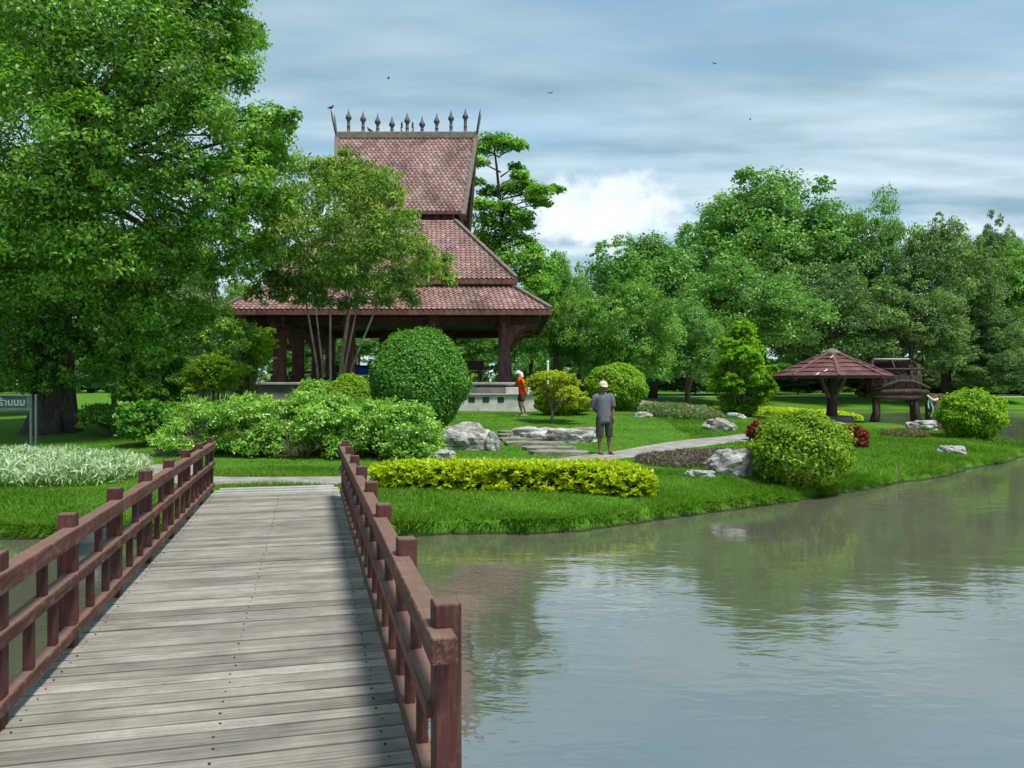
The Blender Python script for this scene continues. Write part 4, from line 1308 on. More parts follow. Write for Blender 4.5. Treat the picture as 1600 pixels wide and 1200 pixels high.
def build_small():
    # white marker pole by the yellow tree
    p = px(856, 566, 28.7); z = g1(p.x, 28.7)
    mb = MB(); mb.tube([(0, 0, -0.1), (0, 0, 1.2), (0, 0, p.z - z)], [0.045, 0.042, 0.04], 10); mb.lathe([(0.055, 0), (0.055, 0.03), (0.01, 0.06)], (0, 0, p.z - z), 10)
    o = mb.build('marker_pole', M['white'], None, smooth=False); o.location = (p.x, 28.7, z)
    tag(o, 'slim white pole standing behind the yellow leaved little tree', 'pole')
    # stake at the water edge
    p = px(1393, 754, 16.4)
    mb = MB(); mb.tube([(0, 0, -0.3), (0.01, 0, 0.2), (0, 0, 0.36)], [0.012, 0.011, 0.009], 6)
    o = mb.build('water_stake', M['palebark']); o.location = (p.x, 16.2, 0.0)
    tag(o, 'thin pale stake rising from the pond at the bank edge', 'stake')
    # dark drum by the left bank
    p = px(131, 872, 9.3)
    dr = empty('water_drum', (p.x, 9.5, -0.25))
    tag(dr, 'dark green plastic drum standing in the water behind the bridge rail', 'drum')
    mb = MB(); mb.lathe([(0.19, 0), (0.20, 0.03), (0.20, 0.18), (0.212, 0.20), (0.20, 0.22), (0.20, 0.38), (0.212, 0.40), (0.20, 0.42), (0.195, 0.52), (0.16, 0.56)], (0, 0, 0), 20); b = mb.build('body', M['drum'], dr, smooth=True)
    mb = MB(); mb.lathe([(0.17, 0.555), (0.175, 0.575), (0.165, 0.595), (0.03, 0.60)], (0, 0, 0), 20); mb.build('lid', M['drum'], dr, smooth=True)
    # birds in the air
    for k, (x, y, d) in enumerate(((607, 123, 60), (860, 146, 70), (1116, 100, 70), (1172, 187, 80))):
        p = px(x, y, d)
        b = empty('flying_bird', tuple(p), R(20 + 50 * k))
        tag(b, 'small dark bird flying in the open sky', 'bird', 'birds flying over the garden')
        s = 0.6
        mb = MB(); mb.tube([(-0.2 * s, 0, 0), (-0.08 * s, 0, 0.01), (0.08 * s, 0, 0.02), (0.17 * s, 0, 0.03), (0.22 * s, 0, 0.02)], [0.02 * s, 0.05 * s, 0.055 * s, 0.035 * s, 0.005], 8); mb.build('body', M['bird'], b, smooth=True)
        for t in (-1, 1):
            mb = MB(); mb.prism([(0.08 * s, t * 0.03, 0.03), (-0.06 * s, t * 0.03, 0.03), (-0.08 * s, t * 0.26 * s, 0.12), (-0.10 * s, t * 0.45 * s, 0.06), (0.03 * s, t * 0.26 * s, 0.13)], (0, 0, 0.012)); mb.build('wing', M['bird'], b)
    # birds resting on the pavilion roof
    for nm, x, z, rz in (('perched_bird', -4.93 - 3.47, 14.74, R(20)), ('perched_bird', -4.93 - 1.70, 13.79, R(200))):
        b = empty(nm, (x, 37.4 - (0.33 if z > 14 else 0), z), rz)
        tag(b, 'grey bird perched on the ' + ('left ridge horn tip of the pavilion' if z > 14 else 'pavilion ridge between two spires'), 'bird')
        bird_parts(b, 'bird', 0.95)


build_small()

# ------------------------------------------------------------------ people
def skin(name, J, E, root, sub=2):
    names = list(J)
    me = bpy.data.meshes.new(name + '_sk')
    me.from_pydata([J[k][0] for k in names], [(names.index(a), names.index(b)) for a, b in E], [])
    o = bpy.data.objects.new(name + '_sk', me); COL.objects.link(o)
    md = o.modifiers.new('s', 'SKIN'); md.use_smooth_shade = True
    sv = me.skin_vertices[0].data
    for i, k in enumerate(names):
        r = J[k][1]
        sv[i].radius = r if isinstance(r, tuple) else (r, r)
        sv[i].use_root = (k == root)
    sd = o.modifiers.new('d', 'SUBSURF'); sd.levels = sub; sd.render_levels = sub
    dg = bpy.context.evaluated_depsgraph_get()
    m2 = bpy.data.meshes.new_from_object(o.evaluated_get(dg))
    m2.name = name
    bpy.data.objects.remove(o); bpy.data.meshes.remove(me)
    return m2


def limb_chain(J, E, pre, start, pts):
    last = start
    for i, (p, r) in enumerate(pts):
        k = '%s%d' % (pre, i); J[k] = (p, r); E.append((last, k)); last = k


def hand(J, E, wrist, w, d, side, s=1.0):
    """palm and five fingers hanging along direction d"""
    w = Vector(w); d = Vector(d).normalized()
    x = Vector((0, -1, 0)); x = (x - d * x.dot(d)).normalized()
    k = wrist + 'palm'
    J[k] = (tuple(w + d * 0.05 * s), (0.032 * s, 0.02 * s)); E.append((wrist, k))
    J[k + 'e'] = (tuple(w + d * 0.09 * s), (0.034 * s, 0.018 * s)); E.append((k, k + 'e'))
    for i, (off, ln) in enumerate(((-0.028, 0.055), (-0.010, 0.075), (0.010, 0.078), (0.028, 0.068))):
        b = w + d * 0.10 * s + x * off * s
        limb_chain(J, E, k + 'f%d_' % i, k + 'e', [(tuple(b + d * 0.02 * s), 0.009 * s), (tuple(b + d * ln * 0.7 * s + Vector((-side * 0.006, 0, 0))), 0.0085 * s), (tuple(b + d * ln * s + Vector((-side * 0.018, 0, 0))), 0.007 * s)])
    b = w + d * 0.045 * s + x * 0.035 * s
    limb_chain(J, E, k + 't', k, [(tuple(b), 0.012 * s), (tuple(b + d * 0.035 * s + x * 0.018 * s), 0.010 * s), (tuple(b + d * 0.06 * s + x * 0.014 * s), 0.008 * s)])


def facebits(mb, c, fwd, s=1.0):
    """nose, ears, brow shapes to join on the head"""
    fwd = Vector(fwd).normalized(); side = fwd.cross(Vector((0, 0, 1))).normalized(); c = Vector(c)
    mb.tube([c + fwd * 0.085 * s + Vector((0, 0, 0.015)), c + fwd * 0.108 * s + Vector((0, 0, -0.018)), c + fwd * 0.085 * s + Vector((0, 0, -0.03))], [0.009, 0.014, 0.008], 8)
    for t in (-1, 1):
        mb.tube([c + side * t * 0.082 * s + Vector((0, 0, 0.025)), c + side * t * 0.098 * s - fwd * 0.01, c + side * t * 0.082 * s + Vector((0, 0, -0.03))], [0.012, 0.016, 0.010], 8)
    mb.tube([c + fwd * 0.080 * s + side * 0.025 + Vector((0, 0, -0.055)), c + fwd * 0.088 * s + Vector((0, 0, -0.053)), c + fwd * 0.080 * s - side * 0.025 + Vector((0, 0, -0.055))], [0.006, 0.009, 0.006], 8)


def loft(mb, rings, n=20):
    # rings: (centre, rx, ry), closed ends
    b = len(mb.v)
    for (c, rx, ry) in rings:
        for k in range(n):
            a = 2 * math.pi * k / n
            wr = 1 + 0.025 * math.sin(5 * a + c[2] * 9)
            mb.v.append((c[0] + math.cos(a) * rx * wr, c[1] + math.sin(a) * ry * wr, c[2] + 0.008 * math.sin(3 * a) * (1 if c is rings[0][0] else 0)))
    for i in range(len(rings) - 1):
        for k in range(n):
            k2 = (k + 1) % n
            mb.f.append((b + i * n + k, b + i * n + k2, b + (i + 1) * n + k2, b + (i + 1) * n + k))
    mb.f.append(tuple(b + k for k in reversed(range(n)))); mb.f.append(tuple(b + (len(rings) - 1) * n + k for k in range(n)))


def join_mesh(me, mb):
    bm = bmesh.new(); bm.from_mesh(me)
    m2 = mb.mesh('t', True); bm.from_mesh(m2)
    bmesh.ops.recalc_face_normals(bm, faces=bm.faces)
    bm.to_mesh(me); bm.free(); bpy.data.meshes.remove(m2)


def cap_mesh(c, fwd, s=1.0):
    mb = MB(); fwd = Vector(fwd).normalized(); c = Vector(c)
    n = 18
    prof = [(0.100, 0.0), (0.103, 0.03), (0.095, 0.07), (0.07, 0.10), (0.03, 0.117), (0.004, 0.12)]
    mb.lathe([(r * s, z * s) for r, z in prof], c, n)
    side = fwd.cross(Vector((0, 0, 1))).normalized()
    poly = []
    for k in range(9):
        a = -math.pi / 2 + math.pi * k / 8
        poly.append(c + (fwd * (0.075 + 0.095 * math.cos(a)) + side * 0.088 * math.sin(a)) * s + Vector((0, 0, 0.006 - 0.02 * math.cos(a))))
    mb.prism(poly, (0, 0, 0.012))
    return mb


def clothmat(name, c, var=0.3, scale=9, plaid=None):
    m, nt, bs = newmat(name)
    co = coords(nt)
    n = nz(nt, co, scale, 5, 0.6)
    col = ramp(nt, n, [(0.3, tuple(x * (1 - var) for x in c)), (0.7, tuple(x * (1 + var) for x in c))])
    if plaid:
        for ax, sc in (((1, 0, 0), 95), ((0, 0, 1), 95)):
            w = N(nt, 'ShaderNodeTexWave', wave_type='BANDS'); w.inputs['Scale'].default_value = sc / 6.28
            w.bands_direction = 'X' if ax[0] else 'Z'
            nt.links.new(co, w.inputs['Vector'])
            mr = N(nt, 'ShaderNodeMapRange'); nt.links.new(w.outputs['Fac'], mr.inputs['Value']); mr.inputs['From Min'].default_value = 0.55; mr.inputs['From Max'].default_value = 0.8; mr.inputs['To Max'].default_value = 0.55
            col = mixc(nt, mr.outputs[0], col, plaid)
    nt.links.new(col, bs.inputs['Base Color'])
    bs.inputs['Roughness'].default_value = 0.9; bs.inputs['Specular IOR Level'].default_value = 0.15
    bump(nt, bs, nz(nt, coords(nt, scale=(1, 1, 0.5)), 14, 3), 0.5, 0.02)
    return m


def build_man():
    p = on_ground(945, 711)
    Ht = (711 - 598) * p.y / F
    s = Ht / 1.72
    sk = plainmat('brown_skin', (0.19, 0.10, 0.065), 0.55, 0.12, 12, 0.4, 0.05)
    J = {}; E = []
    J['pel'] = ((0, 0, 0.93), (0.145, 0.105)); J['spi'] = ((0, 0.005, 1.10), (0.14, 0.105)); J['che'] = ((0, 0.01, 1.29), (0.165, 0.115)); J['nk0'] = ((0, 0.01, 1.41), (0.085, 0.075)); J['nek'] = ((0, 0.0, 1.47), 0.056); J['hea'] = ((0, -0.015, 1.555), (0.078, 0.09)); J['cro'] = ((0, -0.01, 1.64), (0.074, 0.088))
    E += [('pel', 'spi'), ('spi', 'che'), ('che', 'nk0'), ('nk0', 'nek'), ('nek', 'hea'), ('hea', 'cro')]
    for t, n in ((-1, 'r'), (1, 'l')):
        if t > 0:
            limb_chain(J, E, 'a' + n, 'che', [((t * 0.19, 0.01, 1.365), 0.065), ((t * 0.22, 0.015, 1.25), 0.052), ((t * 0.235, 0.03, 1.10), 0.045), ((t * 0.232, 0.0, 0.97), 0.04), ((t * 0.225, -0.03, 0.87), 0.028)])
            hand(J, E, 'a' + n + '4', J['a' + n + '4'][0], (-0.04, -0.12, -1), t)
        else:
            limb_chain(J, E, 'a' + n, 'che', [((t * 0.19, 0.01, 1.375), 0.065), ((t * 0.215, 0.05, 1.26), 0.052), ((t * 0.225, 0.12, 1.12), 0.045), ((t * 0.15, 0.17, 1.03), 0.04), ((t * 0.06, 0.19, 0.98), 0.028)])
            hand(J, E, 'a' + n + '4', J['a' + n + '4'][0], (1, 0.05, -0.35), t)
        limb_chain(J, E, 'g' + n, 'pel', [((t * 0.095, 0, 0.84), 0.092), ((t * 0.105, -0.01, 0.66), 0.075), ((t * 0.112, -0.015, 0.49), 0.056), ((t * 0.115, 0.015, 0.33), 0.056), ((t * 0.118, 0.02, 0.16), 0.036), ((t * 0.12, 0.02, 0.075), 0.037), ((t * 0.125, -0.05, 0.045), (0.04, 0.033)), ((t * 0.135, -0.14, 0.032), (0.042, 0.024))])
    me = skin('person', J, E, 'pel')
    mb = MB(); facebits(mb, (0, -0.015, 1.555), (0, -1, 0)); join_mesh(me, mb)
    body = obj('person', me, sk); body.location = p + Vector((0, 0, 0.02)); body.scale = (s, s, s); body.rotation_euler = (0, R(-1.5), R(12))
    tag(body, 'person standing on the path in cream cap, grey checked shirt and dark shorts', 'person')
    mb = MB()
    loft(mb, [((0, 0.0, 0.73), 0.178, 0.142), ((0, 0, 0.80), 0.180, 0.142), ((0, 0, 0.95), 0.174, 0.138), ((0, 0.005, 1.12), 0.172, 0.136), ((0, 0.01, 1.28), 0.190, 0.136), ((0, 0.01, 1.365), 0.196, 0.128), ((0, 0.01, 1.415), 0.150, 0.108), ((0, 0.008, 1.44), 0.085, 0.080), ((0, 0.005, 1.47), 0.074, 0.074)])
    for t in (-1, 1):
        y = (0.015, 0.022, 0.023) if t > 0 else (0.05, 0.09, 0.10)
        mb.tube([(t * 0.12, 0.01, 1.375), (t * 0.185, 0.012, 1.355), (t * 0.215, y[0], 1.25), (t * 0.232, y[1], 1.15), (t * 0.236, y[2], 1.12)], [0.085, 0.092, 0.082, 0.079, 0.080], 12)
    mb.build('shirt', clothmat('grey_check_shirt', (0.085, 0.09, 0.108), 0.4, 8, (0.21, 0.21, 0.25)), body, smooth=True)
    J = {}; E = []
    J['pel'] = ((0, 0, 0.92), (0.165, 0.125)); J['top'] = ((0, 0, 0.99), (0.16, 0.12)); E.append(('pel', 'top'))
    for t, n in ((-1, 'r'), (1, 'l')):
        limb_chain(J, E, 'g' + n, 'pel', [((t * 0.10, 0, 0.83), 0.115), ((t * 0.112, -0.01, 0.62), 0.100), ((t * 0.116, -0.008, 0.42), 0.097), ((t * 0.116, -0.008, 0.40), 0.097)])
    obj('shorts', skin('shorts', J, E, 'pel'), clothmat('dark_shorts', (0.055, 0.052, 0.05), 0.3, 8), body)
    cap_mesh((0, -0.012, 1.625), (0, -1, -0.1)).build('cap', clothmat('cream_cap', (0.62, 0.56, 0.40), 0.1), body, smooth=False)
    for t in (-1, 1):
        mb = MB(); mb.bbox((t * 0.128, -0.06, 0.008), (0.095, 0.27, 0.02), 0.006); mb.build('sandal', M['darkwood'], body)


def build_walker():
    p = on_ground(815, 650)
    Ht = (650 - 582) * p.y / F
    s = Ht / 1.62
    sk = plainmat('tan_skin', (0.30, 0.18, 0.12), 0.55, 0.12, 12, 0.4, 0.05)
    J = {}; E = []
    # faces -X, leaning forward a little
    J['pel'] = ((0.02, 0, 0.92), (0.11, 0.14)); J['spi'] = ((0.0, 0, 1.09), (0.105, 0.135)); J['che'] = ((-0.04, 0, 1.27), (0.115, 0.155)); J['nk0'] = ((-0.07, 0, 1.385), (0.07, 0.08)); J['nek'] = ((-0.095, 0, 1.44), 0.055); J['hea'] = ((-0.125, 0, 1.52), (0.088, 0.077)); J['cro'] = ((-0.12, 0, 1.60), (0.085, 0.073))
    E += [('pel', 'spi'), ('spi', 'che'), ('che', 'nk0'), ('nk0', 'nek'), ('nek', 'hea'), ('hea', 'cro')]
    arms = {-1: [((-0.03, -0.185, 1.34), 0.06), ((0.04, -0.22, 1.22), 0.05), ((0.14, -0.235, 1.10), 0.043), ((0.17, -0.23, 0.99), 0.036), ((0.16, -0.22, 0.90), 0.027)],
            1: [((-0.06, 0.185, 1.34), 0.06), ((-0.12, 0.21, 1.22), 0.05), ((-0.17, 0.22, 1.11), 0.043), ((-0.26, 0.20, 1.10), 0.036), ((-0.34, 0.18, 1.12), 0.027)]}
    for t, n in ((-1, 'n'), (1, 'f')):
        limb_chain(J, E, 'a' + n, 'che', arms[t])
        hand(J, E, 'a' + n + '4', J['a' + n + '4'][0], (-0.1, 0, -1) if t < 0 else (-1, 0, 0.2), t)
    legs = {-1: [((0.03, -0.09, 0.83), 0.09), ((0.02, -0.095, 0.65), 0.074), ((0.01, -0.10, 0.48), 0.055), ((0.06, -0.10, 0.32), 0.054), ((0.13, -0.10, 0.15), 0.036), ((0.15, -0.10, 0.075), 0.036), ((0.08, -0.105, 0.045), (0.033, 0.038)), ((-0.02, -0.11, 0.032), (0.024, 0.04))],
            1: [((0.01, 0.09, 0.83), 0.09), ((-0.04, 0.095, 0.65), 0.074), ((-0.07, 0.10, 0.48), 0.055), ((-0.02, 0.10, 0.32), 0.054), ((0.03, 0.10, 0.16), 0.036), ((0.04, 0.10, 0.085), 0.036), ((-0.03, 0.105, 0.05), (0.033, 0.038)), ((-0.13, 0.11, 0.036), (0.024, 0.04))]}
    for t, n in ((-1, 'n'), (1, 'f')):
        limb_chain(J, E, 'g' + n, 'pel', legs[t])
    me = skin('person', J, E, 'pel')
    mb = MB(); facebits(mb, (-0.125, 0, 1.52), (-1, 0, 0)); join_mesh(me, mb)
    body = obj('person', me, sk); body.location = p + Vector((0, 0, 0.0)); body.scale = (s, s, s); body.rotation_euler = (0, 0, R(12))
    tag(body, 'person in orange shirt, white cap and brown shorts walking towards the pavilion steps', 'person')
    mb = MB()
    loft(mb, [((0.045, 0, 0.80), 0.15, 0.172), ((0.04, 0, 0.86), 0.15, 0.172), ((0.02, 0, 0.98), 0.142, 0.165), ((0.0, 0, 1.11), 0.136, 0.162), ((-0.035, 0, 1.25), 0.138, 0.178), ((-0.055, 0, 1.335), 0.118, 0.172), ((-0.075, 0, 1.39), 0.088, 0.11), ((-0.088, 0, 1.43), 0.072, 0.075)])
    for t in (-1, 1):
        A = [Vector(q[0]) for q in arms[t]]
        mb.tube([A[0] + Vector((0, -t * 0.07, 0.01)), A[0], A[1], A[1].lerp(A[2], 0.6), A[1].lerp(A[2], 0.75)], [0.065, 0.078, 0.072, 0.072, 0.072], 12)
    mb.build('shirt', clothmat('orange_shirt', (0.74, 0.085, 0.012), 0.2, 6), body, smooth=True)
    J = {}; E = []
    J['pel'] = ((0.02, 0, 0.91), (0.125, 0.155)); J['top'] = ((0.02, 0, 0.97), (0.12, 0.15)); E.append(('pel', 'top'))
    for t, n in ((-1, 'n'), (1, 'f')):
        limb_chain(J, E, 'g' + n, 'pel', [(legs[t][0][0], 0.113), (legs[t][1][0], 0.10), (tuple(Vector(legs[t][1][0]).lerp(Vector(legs[t][2][0]), 0.7)), 0.097)])
    obj('shorts', skin('shorts', J, E, 'pel'), clothmat('brown_shorts', (0.075, 0.045, 0.035), 0.3, 8), body)
    mb = cap_mesh((-0.122, 0, 1.575), (-1, 0, -0.1), 1.0)
    # cloth hanging over the neck
    mb.tube([(-0.06, 0, 1.61), (-0.02, 0, 1.54), (0.0, 0, 1.44)], [0.075, 0.085, 0.075], 12)
    mb.build('cap', clothmat('white_cap', (0.78, 0.76, 0.72), 0.08), body, smooth=False)
    for t, q in ((-1, (0.06, -0.105, 0.01)), (1, (-0.05, 0.105, 0.014))):
        mb = MB(); mb.bbox(q, (0.26, 0.09, 0.022), 0.006); mb.build('shoe_sole', M['whitewall'], body)


build_man()
build_walker()

# ------------------------------------------------------------------ trees
def limbs_to(mb, base, top, targets, r0, rng, sub=0.5, n=8):
    for t in targets:
        t = Vector(t)
        k = rng.uniform(0.55, 1.0)
        s = Vector(base).lerp(Vector(top), k)
        mid = s.lerp(t, 0.5) + Vector((rng.uniform(-0.3, 0.3), rng.uniform(-0.3, 0.3), rng.uniform(0.0, 0.5))) * sub
        r = r0 * rng.uniform(0.5, 0.9)
        mb.tube([s, s.lerp(mid, 0.5) + Vector((0, 0, 0.05)), mid, t], [r, r * 0.75, r * 0.5, r * 0.18], n)


def tree_obj(name, label, base, trunk_mb, crown_mesh, lmat, bark, group=None, cat='tree', crown_loc=(0, 0, 0)):
    root = empty(name, tuple(base))
    tag(root, label, cat, group)
    trunk_mb.build('trunk', bark, root, smooth=True)
    crown_mesh.materials.clear(); crown_mesh.materials.append(lmat)
    obj('crown', crown_mesh, None, root)
    return root


def giant_tree():
    rng = np.random.default_rng(21); pr = random.Random(21)
    d0 = 23.5
    base = Vector(((84 - 800) * d0 / F, d0, 0)); base.z = g1(base.x, base.y)
    L = [(60, 30, 88), (200, 25, 88), (318, 35, 75), (150, 105, 76), (262, 118, 72), (352, 105, 52), (40, 160, 80), (128, 205, 64), (232, 195, 64), (318, 185, 58),
         (376, 52, 34), (410, 205, 44), (446, 188, 22), (420, 255, 42), (372, 270, 50), (300, 282, 55), (198, 292, 56), (80, 285, 70), (26, 360, 76), (122, 362, 70), (186, 402, 54),
         (262, 372, 54), (338, 350, 52), (396, 322, 42), (366, 412, 42), (296, 428, 40), (100, 442, 58), (18, 452, 64), (214, 452, 36), (440, 322, 24), (408, 392, 36),
         (90, -80, 100), (250, -70, 92), (-30, -60, 110), (-60, 90, 110), (-70, 250, 100), (-60, 400, 90), (345, -30, 52), (40, -190, 100), (190, -190, 90), (160, 480, 40), (60, 505, 45), (240, 492, 36), (30, 545, 46), (120, 545, 38), (190, 530, 36), (-40, 500, 60), (20, 585, 40), (95, 590, 30), (170, 570, 34), (250, 545, 32), (300, 500, 34), (-30, 590, 40), (225, 590, 26)]
    C = []; Rr = []; back = []
    for (x, y, r) in L:
        e = max(0.0, 1 - math.hypot((x - 120) / 370, (y - 150) / 390))
        for k in range(2):
            dd = d0 + (-1 if k == 0 else 1) * (0.6 + 4.2 * math.sqrt(e)) + pr.uniform(-0.7, 0.7)
            jx = pr.uniform(-12, 12) if k else 0; jy = pr.uniform(-12, 12) if k else 0
            p = px(x + jx, y + jy, dd)
            if k and e < 0.12: continue
            C.append((p.x - base.x, p.y - base.y, p.z - base.z)); Rr.append(r * dd / F * (1 if k == 0 else 0.9)); back.append(k)
    Cs, Ns, Vs = [], [], []
    for c, r, bk in zip(C, Rr, back):
        tw = int((62 if not bk else 32) * r * r) + 18
        a, b, v = sprays(rng, [c], [r], tw, 33, 0.95, -0.7, 0.15, 0.45, 0.75, 0.5, 0.55)
        Cs.append(a); Ns.append(b); Vs.append(v)
    Cc = np.concatenate(Cs); 
    me = leaves('crown', Cc, np.concatenate(Ns), rng.uniform(0.085, 0.165, len(Cc)), 0.5, rng, None, np.concatenate(Vs))
    mb = MB()
    top = Vector((0.3, 0.2, 6.2))
    mb.tube([(0, 0, -0.2), (0, 0, 0.25), (0.05, 0, 1.0), (-0.05, 0.05, 3.0), (0.15, 0.1, 4.8), top, (0.5, 0.2, 10.5)], [0.95, 0.68, 0.52, 0.47, 0.45, 0.36, 0.12], 14, True, 0.10, pr)
    for k in range(7):     # hanging root ridges on the trunk
        a = k * 0.9
        mb.tube([(math.cos(a) * 0.75, math.sin(a) * 0.75, -0.15), (math.cos(a) * 0.5, math.sin(a) * 0.5, 0.6), (math.cos(a + 0.3) * 0.44, math.sin(a + 0.3) * 0.44, 2.6), (math.cos(a + 0.2) * 0.3, math.sin(a + 0.2) * 0.3, 4.6)], [0.16, 0.12, 0.10, 0.07], 7)
    limbs_to(mb, (-0.03, 0.05, 3.4), (0.4, 0.2, 9.0), [c for c in C], 0.17, pr, 1.0)
    tree_obj('broadleaf_tree', 'huge dark trunked broadleaf tree with dense glossy crown overhanging the left bank', base, mb, me, LM['big'], M['bark'])


giant_tree()


def olive_tree():
    rng = np.random.default_rng(7); pr = random.Random(7)
    d0 = 25.5
    base = Vector(((522 - 800) * d0 / F, d0, 0)); base.z = g1(base.x, base.y)
    L = [(470, 262, 28), (505, 258, 24), (560, 262, 30), (600, 285, 24), (440, 300, 28), (480, 310, 32), (530, 300, 32), (575, 315, 34), (615, 310, 20), (628, 345, 26), (590, 355, 32), (540, 352, 34), (490, 360, 34), (445, 350, 30),
         (425, 385, 28), (470, 400, 30), (515, 402, 32), (560, 398, 34), (605, 395, 32), (645, 385, 26), (668, 405, 24), (688, 425, 22), (700, 440, 12), (650, 430, 30), (615, 440, 30), (575, 440, 30), (535, 445, 24), (600, 468, 20), (640, 465, 20), (560, 470, 16),
         (500, 430, 18), (455, 440, 18), (425, 430, 16), (440, 465, 10), (500, 460, 14), (700, 405, 12), (540, 245, 14), (430, 405, 30), (408, 432, 24), (440, 452, 22), (472, 468, 18), (408, 375, 28), (425, 330, 26), (505, 478, 15), (540, 482, 13), (400, 462, 16), (530, 425, 28), (480, 440, 26), (560, 285, 30), (520, 275, 28)]
    C = []; Rr = []
    for (x, y, r) in L:
        e = max(0.0, 1 - math.hypot((x - 550) / 165, (y - 365) / 120))
        for k in range(2 if e > 0.2 else 1):
            dd = d0 + (-1 if k == 0 else 1) * (0.2 + 1.9 * math.sqrt(e)) + pr.uniform(-0.3, 0.3)
            p = px(x + (pr.uniform(-8, 8) if k else 0), y, dd)
            C.append((p.x - base.x, p.y - base.y, p.z - base.z)); Rr.append(r * dd / F * 1.08)
    Cs, Ns, Vs = [], [], []
    for c, r in zip(C, Rr):
        a, b, v = sprays(rng, [c], [r], int(46 * r * r) + 10, 20, 0.85, -0.75, 0.2, 0.5, 0.5, 0.6, 0.35)
        Cs.append(a); Ns.append(b); Vs.append(v)
    Cc = np.concatenate(Cs); nn = len(Cc)
    T = rng.normal(size=(nn, 3)) * 0.6 + np.array([0, 0, -0.8])
    me = leaves('crown', Cc, np.concatenate(Ns), rng.uniform(0.10, 0.19, nn), 0.36, rng, None, np.concatenate(Vs), 0.12, T)
    mb = MB()
    for (xt, yt, xb, r) in ((478, 470, 503, 0.036), (490, 455, 507, 0.032), (516, 470, 518, 0.04), (545, 480, 526, 0.04), (560, 470, 532, 0.032), (590, 475, 536, 0.036), (555, 430, 528, 0.032)):
        b = px(xb, 0, d0); tp = px(xt, yt, d0 + pr.uniform(-0.6, 0.6)); 
        bb = Vector((b.x - base.x, pr.uniform(-0.15, 0.15), -0.1)); tt = tp - base
        m = bb.lerp(tt, 0.45) + Vector((pr.uniform(-0.1, 0.1), 0, 0.1))
        m.x = bb.x + (tt.x - bb.x) * 0.25
        mb.tube([bb, bb.lerp(m, 0.5), m, m.lerp(tt, 0.55), tt], [r * 1.5, r * 1.2, r * 1.05, r * 0.95, r * 0.75], 8)
        near = sorted(C, key=lambda c: (Vector(c) - tt).length)[:7]
        for c in near:
            c = Vector(c); mb.tube([tt, tt.lerp(c, 0.5) + Vector((0, 0, 0.12)), c], [r * 0.6, r * 0.4, r * 0.12], 6)
    tree_obj('olive_leaf_tree', 'many stemmed tree with loose olive green crown standing before the pavilion roof', base, mb, me, LM['olive'], M['palebark'])


olive_tree()


def slim_tree():
    rng = np.random.default_rng(9); pr = random.Random(9)
    d0 = 46.0
    base = Vector(((797 - 800) * d0 / F, d0, 0)); base.z = g1(base.x, base.y)
    mb = MB()
    q = lambda x, y: px(x, y, d0) - base
    mb.tube([(0, 0, -0.2), q(790, 480), q(787, 400), q(782, 320), q(776, 260), q(770, 215)], [0.22, 0.17, 0.14, 0.10, 0.07, 0.03], 9)
    shelves = [(770, 222, 26), (795, 226, 22), (750, 232, 20), (812, 229, 12), (748, 255, 16), (742, 285, 14), (806, 262, 12), (812, 275, 16), (822, 290, 18), (800, 295, 20), (845, 298, 20), (868, 297, 14), (838, 312, 20), (852, 318, 12), (765, 300, 18), (755, 320, 20), (790, 325, 24), (815, 338, 20), (760, 345, 24), (820, 350, 16), (795, 360, 26), (755, 372, 24), (820, 378, 20), (775, 385, 28), (800, 405, 28), (835, 400, 24), (760, 400, 20), (850, 420, 24), (820, 430, 26), (845, 448, 24)]
    Cs, Ns, Vs = [], [], []
    for (x, y, r) in shelves:
        dd = d0 + pr.uniform(-1.3, 1.3) * (1 if y > 240 else 0.4)
        c = px(x, y, dd) - base; rr = r * dd / F
        a, b, v = sprays(rng, [tuple(c)], [rr], int(60 * rr) + 8, 16, 0.42 if y < 340 else 0.75, -0.7, 0.2, 0.8, 0.4, 0.5, 0.2)
        Cs.append(a); Ns.append(b); Vs.append(v)
        s = q(786 + (y - 330) * 0.05, min(y + 14, 470))
        mb.tube([s, s.lerp(c, 0.6) + Vector((0, 0, 0.06)), c], [0.05, 0.035, 0.015], 6)
    Cc = np.concatenate(Cs)
    me = leaves('crown', Cc, np.concatenate(Ns), rng.uniform(0.16, 0.27, len(Cc)), 0.55, rng, None, np.concatenate(Vs))
    tree_obj('slim_tree', 'tall slim tree with shelf like branches rising behind the pavilion roof', base, mb, me, LM['slim'], M['bark'])


slim_tree()


# normalised crowns for the trees beyond the pond
def norm_crown(seed, n, kind):
    rng = np.random.default_rng(seed)
    C = []; Rr = []
    for i in range(n):
        d = sph(rng, 1, -0.62 if kind != 'dome' else -0.45)[0]
        f = rng.uniform(0.62, 0.86) if i % 5 else rng.uniform(0.3, 0.6)
        lump = 1 + 0.16 * math.sin(3 * math.atan2(d[1], d[0]) + seed) + 0.12 * math.sin(5 * d[2] + seed * 2)
        if kind == 'tall': sc = np.array([0.8, 0.8, 1.0]) * (1.0 if d[2] < 0 else 1.0)
        else: sc = np.array([1, 1, 1.0])
        C.append(d * f * lump * sc); Rr.append(rng.uniform(0.15, 0.27))
    for k in range(7):   # small tufts breaking the outline
        d = sph(rng, 1, 0.1)[0]; C.append(d * rng.uniform(0.92, 1.04)); Rr.append(rng.uniform(0.08, 0.13))
    Cs, Ns, Vs = [], [], []
    for c, r in zip(C, Rr):
        a, b, v = sprays(rng, [c], [r], int(700 * r * r) + 8, 14, 0.85, -0.5, 0.16, 0.6, 0.65, 0.45, 0.55)
        Cs.append(a); Ns.append(b); Vs.append(v)
    Cc = np.concatenate(Cs)
    return leaves('crown', Cc, np.concatenate(Ns), rng.uniform(0.025, 0.048, len(Cc)), 0.62, rng, None, np.concatenate(Vs))


